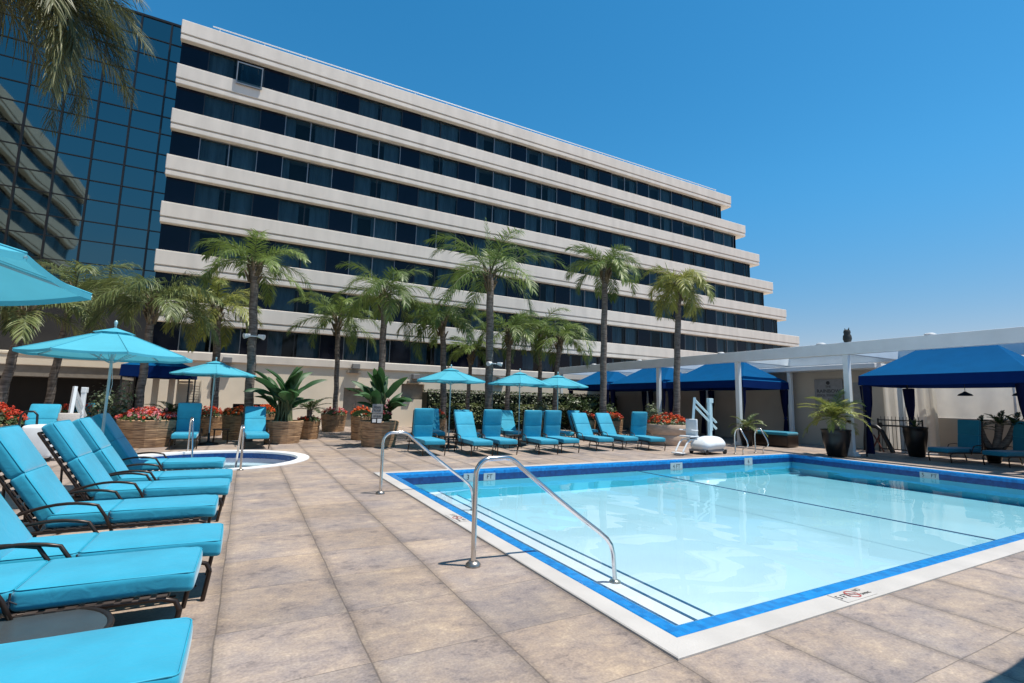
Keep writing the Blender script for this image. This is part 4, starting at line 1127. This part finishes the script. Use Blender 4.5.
dr.add(vs, [(3 * i + a, 3 * i + 3 + a, 3 * i + 4 + a, 3 * i + 1 + a) for i in range(n) for a in (0, 1)], True)
tag(dr.build('canvas_drape', CANVAS), 'pale canvas drape hanging behind the barred gate', 'drape')
# arched dark stand by the wall
ar = thing('arched_stand', 'black arched stand with crossed legs beside the barred gate', 'stand', (20.35, 9.62, 0))
mb = MB()
pts = [(0, .42, 0), (0, .40, .45), (0, .36, .78), (0, .22, .92), (0, .02, .90), (0, -.15, .74), (0, -.30, .38), (0, -.46, 0)]
mb.tube(pts, .075, 10); mb.build('arch', BLACK, ar)
mb = MB(); mb.tube([(0.05, .25, 0), (0.05, -.05, .62)], .025, 6); mb.tube([(0.05, -.15, 0), (0.05, .16, .60)], .025, 6); mb.build('brace', mat('rust brown', (.16, .05, .03), .7), ar)

# wall sign
def text(body, size, m, parent, loc, rot, name='lettering', ext=0.004):
    cu = bpy.data.curves.new('t', 'FONT'); cu.body = body; cu.size = size; cu.align_x = 'CENTER'; cu.align_y = 'CENTER'; cu.extrude = ext
    tmp = bpy.data.objects.new('t', cu); COL.objects.link(tmp)
    bpy.context.view_layer.update()
    me = bpy.data.meshes.new_from_object(tmp); bpy.data.objects.remove(tmp)
    me.name = name; me.materials.clear(); me.materials.append(m)
    o = bpy.data.objects.new(name, me); COL.objects.link(o); o.parent = parent; o.location = loc; o.rotation_euler = rot
    return o
RW = (PI / 2, 0, -PI / 2)      # readable from -x
sg = thing('wall_sign', 'grey wall sign with dark crest and lettering on the cream wall', 'sign', (21.25, 11.75, 2.05))
mb = MB(); mb.box(-.02, .03, -.56, .56, -.68, .68); bevel(mb.build('sign_board', GREYP, sg), .008)
mb = MB(); mb.lathe([(.001, .006), (.07, .006), (.08, 0)], 8, (0, 0, 0)); cr = mb.build('crest', LETTER, sg); cr.rotation_euler = (0, -PI / 2, 0); cr.location = (-.024, 0, .52)
text('THE', .12, LETTER, sg, (-.024, 0, .36), RW); text('RAINBOW', .20, LETTER, sg, (-.024, 0, .18), RW); text('POOL TERRACE', .13, LETTER, sg, (-.024, 0, .0), RW)
text('\u2193', .2, LETTER, sg, (-.024, 0, -.2), RW)
s2 = thing('small_wall_sign', 'narrow grey notice right of the grey wall sign', 'sign', (21.25, 10.55, 1.95))
mb = MB(); mb.box(-.02, .03, -.25, .25, -.62, .62); bevel(mb.build('sign_board', GREYP, s2), .008)
# small notice in the planter
s3 = thing('garden_notice', 'small grey notice board on a stake in the large banana planter', 'sign', (3.58, 15.38, .75), -.15)
mb = MB(); mb.box(-.16, .16, -.012, .012, .30, .58); mb.box(-.16, .16, -.014, .010, .15, .285); bevel(mb.build('notice_board', GREYP, s3), .004)
mb = MB(); mb.tube([(0, .02, 0), (0, .02, .3)], .012, 6); mb.build('stake', BLACK, s3)
mb = MB(); mb.box(-.18, .18, -.008, .008, -.01, .145); mb.build('black_panel', BLACK, s3)
mb = MB(); mb.box(-.14, -.03, -.014, -.009, .02, .125); mb.box(.01, .14, -.014, -.009, .01, .13); mb.build('white_label', WHITE, s3)
RN = (PI / 2, 0, 0)
text('POOL', .085, LETTER, s3, (0, -.014, .48), RN); text('RULES', .075, LETTER, s3, (0, -.014, .385), RN); text('NO GLASS', .05, LETTER, s3, (0, -.016, .215), RN)
# ---------------------------------------------------------------- pool hardware
def handrail(label, x, y, x1, zend, group='pool handrails', d=(1, 0), h=.955):
    r = thing('handrail', label, 'handrail', (x, y, 0), math.atan2(d[1], d[0]), group)
    mb = MB(); L = x1
    pts = [(0, 0, 0), (0, 0, .35), (0, 0, h - .17)]
    for i in range(1, 7):
        a = PI / 2 * i / 6; pts.append((.13 - .13 * math.cos(a), 0, h - .13 + .13 * math.sin(a) - .02 * (1 - i / 6)))
    pts.append((.30, 0, h + .005))
    for i in range(1, 6):
        u = i / 5; pts.append((.30 + .17 * u, 0, h + .005 - .085 * u * u))
    xe = L - .10; ze = zend + .40
    for i in range(1, 9): 
        u = i / 9; pts.append((.47 + (xe - .47) * u, 0, h - .08 + (ze + .06 - h + .08) * u - .015 * math.sin(PI * u)))
    pts += [(xe - .01, 0, ze + .055), (xe + .045, 0, ze - .015), (xe + .075, 0, ze - .11), (L, 0, zend)]
    mb.tube(pts, .024, 14); mb.build('rail', STEEL, r)
    mb = MB(); mb.lathe([(.07, 0), (.07, .02), (.045, .045), (.026, .05)], 20); mb.build('flange', STEELW, r)
    mb = MB(); mb.lathe([(.06, 0), (.06, .015), (.026, .03)], 20, (L, 0, zend)); mb.build('flange', STEELW, r)
    return r
handrail('nearer stainless handrail going down into the pool', 1.94, 4.28, 1.66, -.38)
handrail('farther stainless handrail going down into the pool', 1.98, 8.01, 1.62, -.38)
def ladder():
    r = thing('pool_ladder', 'stainless pool ladder with two looped rails beside the lift', 'pool ladder', (13.95, 10.42, 0), 0)
    for x in (0, 1.0):
        mb = MB(); pts = [(x, .28, 0), (x, .28, .55)]
        for i in range(1, 9):
            a = PI * i / 8 * .62; pts.append((x, .28 - .16 + .16 * math.cos(a), .55 + .26 * math.sin(a) ** .9))
        pts += [(x, -.16, .45), (x, -.19, .32), (x, -.15, .24), (x, -.02, .20), (x, .0, .14), (x, .0, 0)]
        mb.tube(pts, .022, 10); mb.build('rail', STEEL, r)
        mb = MB(); mb.lathe([(.055, 0), (.055, .015), (.025, .03)], 16, (x, .28, 0)); mb.build('flange', STEELW, r)
ladder()
def tub_rail(label, x, y, rz):
    r = thing('hot_tub_rail', label, 'handrail', (x, y, 0), rz, 'hot tub rails'); mb = MB()
    pts = [(0, 0, 0), (0, 0, .75)]
    for i in range(1, 8):
        a = PI * i / 8; pts.append((.14 - .14 * math.cos(a), 0, .75 + .14 * math.sin(a)))
    pts += [(.32, 0, .66), (.58, 0, -.1), (.62, 0, -.45)]
    mb.tube(pts, .022, 10); mb.build('rail', STEEL, r)
    mb = MB(); mb.lathe([(.06, 0), (.06, .015), (.025, .03)], 16); mb.build('flange', STEELW, r)
tub_rail('stainless rail at the near edge of the hot tub', 0.0, 11.50, R(100)); tub_rail('stainless rail at the far edge of the hot tub', -1.25, 15.52, R(-75))

def lift(label, x, y, rz, armm, sc=1.0):
    r = thing('pool_lift', label, 'pool lift', (x, y, 0), rz, 'wheeled pool lifts'); r.scale = (sc, sc, sc)
    mb = MB(); mb.rbox((0, 0, .32), (.52, .33, .18), .18, None, (.05, .05, .06), 5, 5, lambda q: Vector((q.x * (1 - .25 * max(0, q.z - .3)), q.y * (1 - .5 * max(0, q.z - .3)), q.z - .12 * max(0, -q.x) ** 1.2))); mb.build('base_cover', PLAST, r)
    mb = MB(); mb.box(-.54, .54, -.30, .30, .09, .15); mb.build('chassis', GREYP, r)
    for a in (-.45, .45):
        for b in (-.28, .28):
            w = MB(); w.tube([(a, b - .025, .075), (a, b + .025, .075)], .075, 16); wo = w.build('wheel', BLACK, r)
    M = Matrix.Rotation(R(0), 4, 'Y')
    mb = MB(); mb.box(.06, .17, -.05, .05, .40, 1.74); mb.box(.19, .235, -.03, .03, .72, 1.70); mb.box(.05, .26, -.055, .055, 1.60, 1.75); bevel(mb.build('mast', armm, r), .012)
    for off, nm in ((0, 0), (-.20, 0)):
        mb = MB(); mb.tube([(.44, 0, .98 + off), (-.62, 0, 1.70 + off)], .045, 4, smooth=False); mb.build('arm', armm, r)
    mb = MB(); mb.tube([(-.60, 0, 1.76), (-.76, 0, .62)], .052, 4, smooth=False); mb.build('hanger', armm, r)
    st = MB(); st.rbox((-.90, 0, .56), (.20, .22, .025), .02, None, (0, 0, 0), 2, 2); st.rbox((-.77, 0, .83), (.03, .21, .26), .025, None, (.02, 0, 0), 2, 2); s_ = st.build('seat', SEATM if sc < 1 else PLAST, r)
    for b in (-.22, .22):
        am = MB(); am.tube([(-.76, b, .74), (-1.08, b, .76)], .018, 6); am.build('armrest', PLAST, s_)
    mb = MB()
    for b in (-.14, .14): mb.tube([(-.72, b, .48), (-1.05, b, .46), (-1.18, b, .36), (-1.36, b, .12)], .026, 8)
    mb.build('leg_tube', PLAST, r)
    mb = MB(); mb.box(-1.52, -1.30, -.18, .18, .06, .09); bevel(mb.build('footrest', PLAST, r), .01)
    mb = MB(); mb.tube([(-.28, .2, .5), (-.30, .2, .85)], .012, 6); mb.build('handle', PLAST, r)
lift('white pool lift with blue grey arms standing at the far pool edge', 13.05, 11.0, .06, PLASTB)
lift('grey white pool lift standing left of the hot tub', -3.55, 15.6, R(88), PLAST, .92)
# white curved walker-like rail by the left lift
mb = MB(); mb.tube([(-4.25, 14.3, .55), (-4.22, 14.3, .98), (-4.16, 14.3, 1.05), (-4.02, 14.3, 1.05), (-3.96, 14.3, .98), (-3.93, 14.3, .35)], .022, 8)
w = thing('cart', 'white wheeled cart with dark loop handle left of the pool lift', 'cart', (0, 0, 0))
mb2 = mb; mb2.build('loop_handle', BLACK, w)
mb = MB(); mb.rbox((-3.85, 14.3, .42), (.26, .3, .34), .06, None, (.02, .02, .02), 3, 3); mb.build('cart_body', PLAST, w)
for a in (-4.05, -3.65):
    mb = MB(); mb.tube([(a, 14.05, .07), (a, 14.1, .07)], .07, 14); mb.build('wheel', BLACK, w)

# side tables
def side_table(label, x, y, rad, h, topm, sq=False):
    r = thing('side_table', label, 'table', (x, y, 0), 0, 'low side tables')
    mb = MB()
    if sq: mb.box(-rad, rad, -rad, rad, h - .03, h)
    else: mb.lathe([(rad - .012, h - .006), (.001, h - .004)], 40, smooth=False)
    mb.build('table_top', topm, r)
    if not sq:
        mb = MB(); mb.tube([(rad * math.cos(2 * PI * k / 40), rad * math.sin(2 * PI * k / 40), h - .012) for k in range(41)], .017, 8, False); mb.build('rim', BROWNM, r)
    for k in range(4):
        a = PI / 4 + k * PI / 2; rr = rad * (1.15 if sq else .8)
        mb = MB(); mb.tube([(rr * math.cos(a), rr * math.sin(a), h - .03), (rr * 1.0 * math.cos(a), rr * math.sin(a), .2), (rr * 1.1 * math.cos(a), rr * 1.1 * math.sin(a), 0)], .013, 6); mb.build('leg', BROWNM, r)
side_table('low round smoked glass table between the two nearest chaise longues', -0.90, 3.38, .36, .30, GLTABLE)
side_table('round smoked glass table at the left edge between raised backs', -1.95, 5.45, .30, .42, GLTABLE)
side_table('small dark table under the small umbrella beyond the hot tub', -0.62, 17.9, .22, .45, BROWNM, True)
side_table('small dark table beneath the leftmost pool umbrella', 5.55, 14.0, .24, .42, BROWNM, True)
side_table('small dark table beneath the middle pool umbrella', 7.75, 14.3, .24, .42, BROWNM, True)
ot = thing('wicker_ottoman', 'dark wicker ottoman with teal pad behind the pool ladder', 'ottoman', (18.4, 12.35, 0), .1)
mb = MB(); mb.rbox((0, 0, .24), (.42, .75, .22), .05, None, (0, 0, 0), 2, 3); mb.build('wicker_base', BROWNM, ot)
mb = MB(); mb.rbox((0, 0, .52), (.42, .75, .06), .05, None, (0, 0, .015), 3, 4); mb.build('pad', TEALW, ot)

# depth marker tiles and painted coping notices
def marker(label, a, b, parts, loc, rot, wh=(.45, .2), tilt=None):
    r = thing('depth_marker', label, 'pool marker', loc, 0, 'pool marker tiles'); r.rotation_euler = rot
    mb = MB(); mb.box(-wh[0] / 2, wh[0] / 2, -wh[1] / 2, wh[1] / 2, -.012, 0.0); mb.build('tile_plate', TILEW, r)
    for (s, size, m, px) in parts: text(s, size, m, r, (px, 0, .001), (0, 0, 0), ext=.0008)
    return r
yw = PY1 - WI - .004; xw = PX1 - WI - .004
marker('pale depth marker tile on the far pool wall under the lift', 0, 0, [('4 FT', .15, LETTER, 0)], (10.45, yw, -.15), (PI / 2, 0, 0))
marker('pale marker tile on the far pool wall under the ladder', 0, 0, [('6', .16, LETTER, 0)], (13.45, yw, -.13), (PI / 2, 0, 0), (.36, .22))
marker('pale depth marker tile at the left end of the far pool wall', 0, 0, [('3', .15, LETTER, -.04)], (4.33, yw, -.13), (PI / 2, 0, 0), (.28, .17))
marker('greenish marker tile second from the left on the far pool wall', 0, 0, [('FT', .13, LETTER, 0)], (4.80, yw, -.14), (PI / 2, 0, 0), (.28, .16))
marker('pale depth marker tile on the right pool wall', 0, 0, [('5', .13, LETTER, -.13), ('FT', .12, LETTER, .10)], (xw, 6.25, -.14), (PI / 2, 0, -PI / 2), (.40, .15))
def nodive(label, loc, rz):
    r = thing('coping_notice', label, 'pool marker', loc, rz, 'no diving notices on the coping')
    mb = MB(); mb.box(-.21, .21, -.08, .08, -.003, .002); mb.build('tile_plate', COPING, r)
    text('5 FT', .085, LETTER, r, (-.125, 0, .003), (0, 0, 0), ext=.0006)
    text('NO', .055, LETTER, r, (.125, .035, .003), (0, 0, 0), ext=.0006); text('DIVING', .04, LETTER, r, (.13, -.035, .003), (0, 0, 0), ext=.0006)
    mb = MB(); n = 28
    vs = []
    for k in range(n):
        a = 2 * PI * k / n; vs += [(.062 * math.cos(a), .062 * math.sin(a), .004), (.049 * math.cos(a), .049 * math.sin(a), .004)]
    mb.add(vs, [(2 * k, (2 * k + 2) % (2 * n), (2 * k + 3) % (2 * n), 2 * k + 1) for k in range(n)])
    mb.box(-.006, .006, -.055, .055, .0035, .0045, Matrix.Rotation(R(45), 4, 'Z')); mb.build('prohibition_ring', LETRED, r)
    mb = MB(); mb.box(-.03, .03, -.008, .008, .003, .0042, Matrix.Rotation(R(-20), 4, 'Z')); mb.build('diver_mark', LETTER, r)
nodive('no diving notice set into the near pool coping', (4.42, PY0 + .098, .0205), 0)
nodive('no diving notice set into the left pool coping between the handrails', (PX0 + .098, 5.98, .0205), -PI / 2)

# floodlights on palm trunks
for lab, x, y, z in (('small white floodlights on the tall dark trunked palm', 0.06, 18.28, 3.46), ('small white floodlights on the tallest central palm', 8.2, 16.74, 2.92)):
    r = thing('floodlight', lab, 'floodlight', (x, y, z), 0, 'floodlights clamped to palm trunks')
    mb = MB(); mb.tube([(-.2, 0, 0), (.2, 0, 0)], .02, 6); mb.build('bracket', WHITE, r)
    for s in (-1, 1):
        mb = MB(); mb.tube([(s * .12, -.02, .02), (s * .30, -.10, -.03)], .07, 10, True, [.05, .09]); mb.build('lamp_head', WHITE, r)

# far things above the pergola
def owl():
    r = thing('owl_decoy', 'dark owl figure perched on the pergola beam', 'owl figure', (17.4, 8.93, 3.70))
    mb = MB(); mb.lathe([(.001, 0), (.10, .02), (.13, .12), (.12, .22), (.09, .28), (.105, .34), (.09, .41), (.001, .44)], 12); 
    for s in (-1, 1): mb.tube([(s * .03, s * .06, .40), (s * .03, s * .085, .49)], .03, 5, True, [.03, .006])
    mb.build('body', mat('dark figure', (.03, .035, .035), .8), r)
owl()

# ---------------------------------------------------------------- camera, sun, sky
f, yaw, pitch, roll = 489.285, .49126, .122193, .0231
cy, sy = math.cos(yaw), math.sin(yaw)
fw = Vector((sy * math.cos(pitch), cy * math.cos(pitch), math.sin(pitch)))
r0 = Vector((cy, -sy, 0)); u0 = r0.cross(fw)
r2 = r0 * math.cos(roll) + u0 * math.sin(roll); u2 = -r0 * math.sin(roll) + u0 * math.cos(roll)
cam = bpy.data.cameras.new('camera'); cam.sensor_width = 36; cam.lens = f / 1024 * 36; cam.clip_start = .05; cam.clip_end = 3000
co = bpy.data.objects.new('camera', cam); COL.objects.link(co)
M = Matrix.Identity(4)
for i in range(3):
    M[i][0] = r2[i]; M[i][1] = u2[i]; M[i][2] = -fw[i]
M[0][3], M[1][3], M[2][3] = 0, 0, 1.5
co.matrix_world = M
scene.camera = co

tosun = Vector((.30, -.21, 1)).normalized()
sl = bpy.data.lights.new('sun', 'SUN'); sl.energy = 4.6; sl.angle = R(.5); sl.color = (1, .94, .85)
so = bpy.data.objects.new('sun', sl); COL.objects.link(so); so.rotation_euler = tosun.to_track_quat('Z', 'Y').to_euler()
w = bpy.data.worlds.new('World'); scene.world = w; w.use_nodes = True
t = w.node_tree; bg = t.nodes['Background']
sk = t.nodes.new('ShaderNodeTexSky'); sk.sky_type = 'NISHITA'; sk.sun_disc = False
sk.sun_elevation = math.asin(tosun.z); sk.sun_rotation = math.atan2(tosun.x, tosun.y)
sk.altitude = 0; sk.air_density = 1.0; sk.dust_density = .15; sk.ozone_density = 3.0
hs = t.nodes.new('ShaderNodeHueSaturation'); hs.inputs['Hue'].default_value = .487; hs.inputs['Saturation'].default_value = 1.34
t.links.new(sk.outputs[0], hs.inputs['Color']); tc = t.nodes.new('ShaderNodeTexCoord'); sp = t.nodes.new('ShaderNodeSeparateXYZ'); t.links.new(tc.outputs['Generated'], sp.inputs[0])
mr = t.nodes.new('ShaderNodeMapRange'); mr.interpolation_type = 'SMOOTHSTEP'; mr.inputs['From Min'].default_value = .0; mr.inputs['From Max'].default_value = .42
t.links.new(sp.outputs[2], mr.inputs['Value'])
hz = t.nodes.new('ShaderNodeMix'); hz.data_type = 'RGBA'; hz.inputs['A'].default_value = (.88, .56, .56, 1); hz.inputs['B'].default_value = (.92, 1, 1, 1)
t.links.new(mr.outputs[0], hz.inputs['Factor'])
ml = t.nodes.new('ShaderNodeMix'); ml.data_type = 'RGBA'; ml.blend_type = 'MULTIPLY'; ml.inputs['Factor'].default_value = 1
t.links.new(hs.outputs[0], ml.inputs['A']); t.links.new(hz.outputs['Result'], ml.inputs['B']); t.links.new(ml.outputs['Result'], bg.inputs['Color']); bg.inputs['Strength'].default_value = .12
vs_ = scene.view_settings; vs_.view_transform = 'Standard'; vs_.look = 'None'; vs_.exposure = 0.40; vs_.gamma = 1.0; vs_.use_curve_mapping = False
scene.render.engine = 'CYCLES'
scene.cycles.use_denoising = True
scene.cycles.max_bounces = 8; scene.cycles.transparent_max_bounces = 12; scene.cycles.caustics_reflective = False; scene.cycles.caustics_refractive = False; scene.cycles.diffuse_bounces = 3
scene.cycles.sample_clamp_indirect = 6
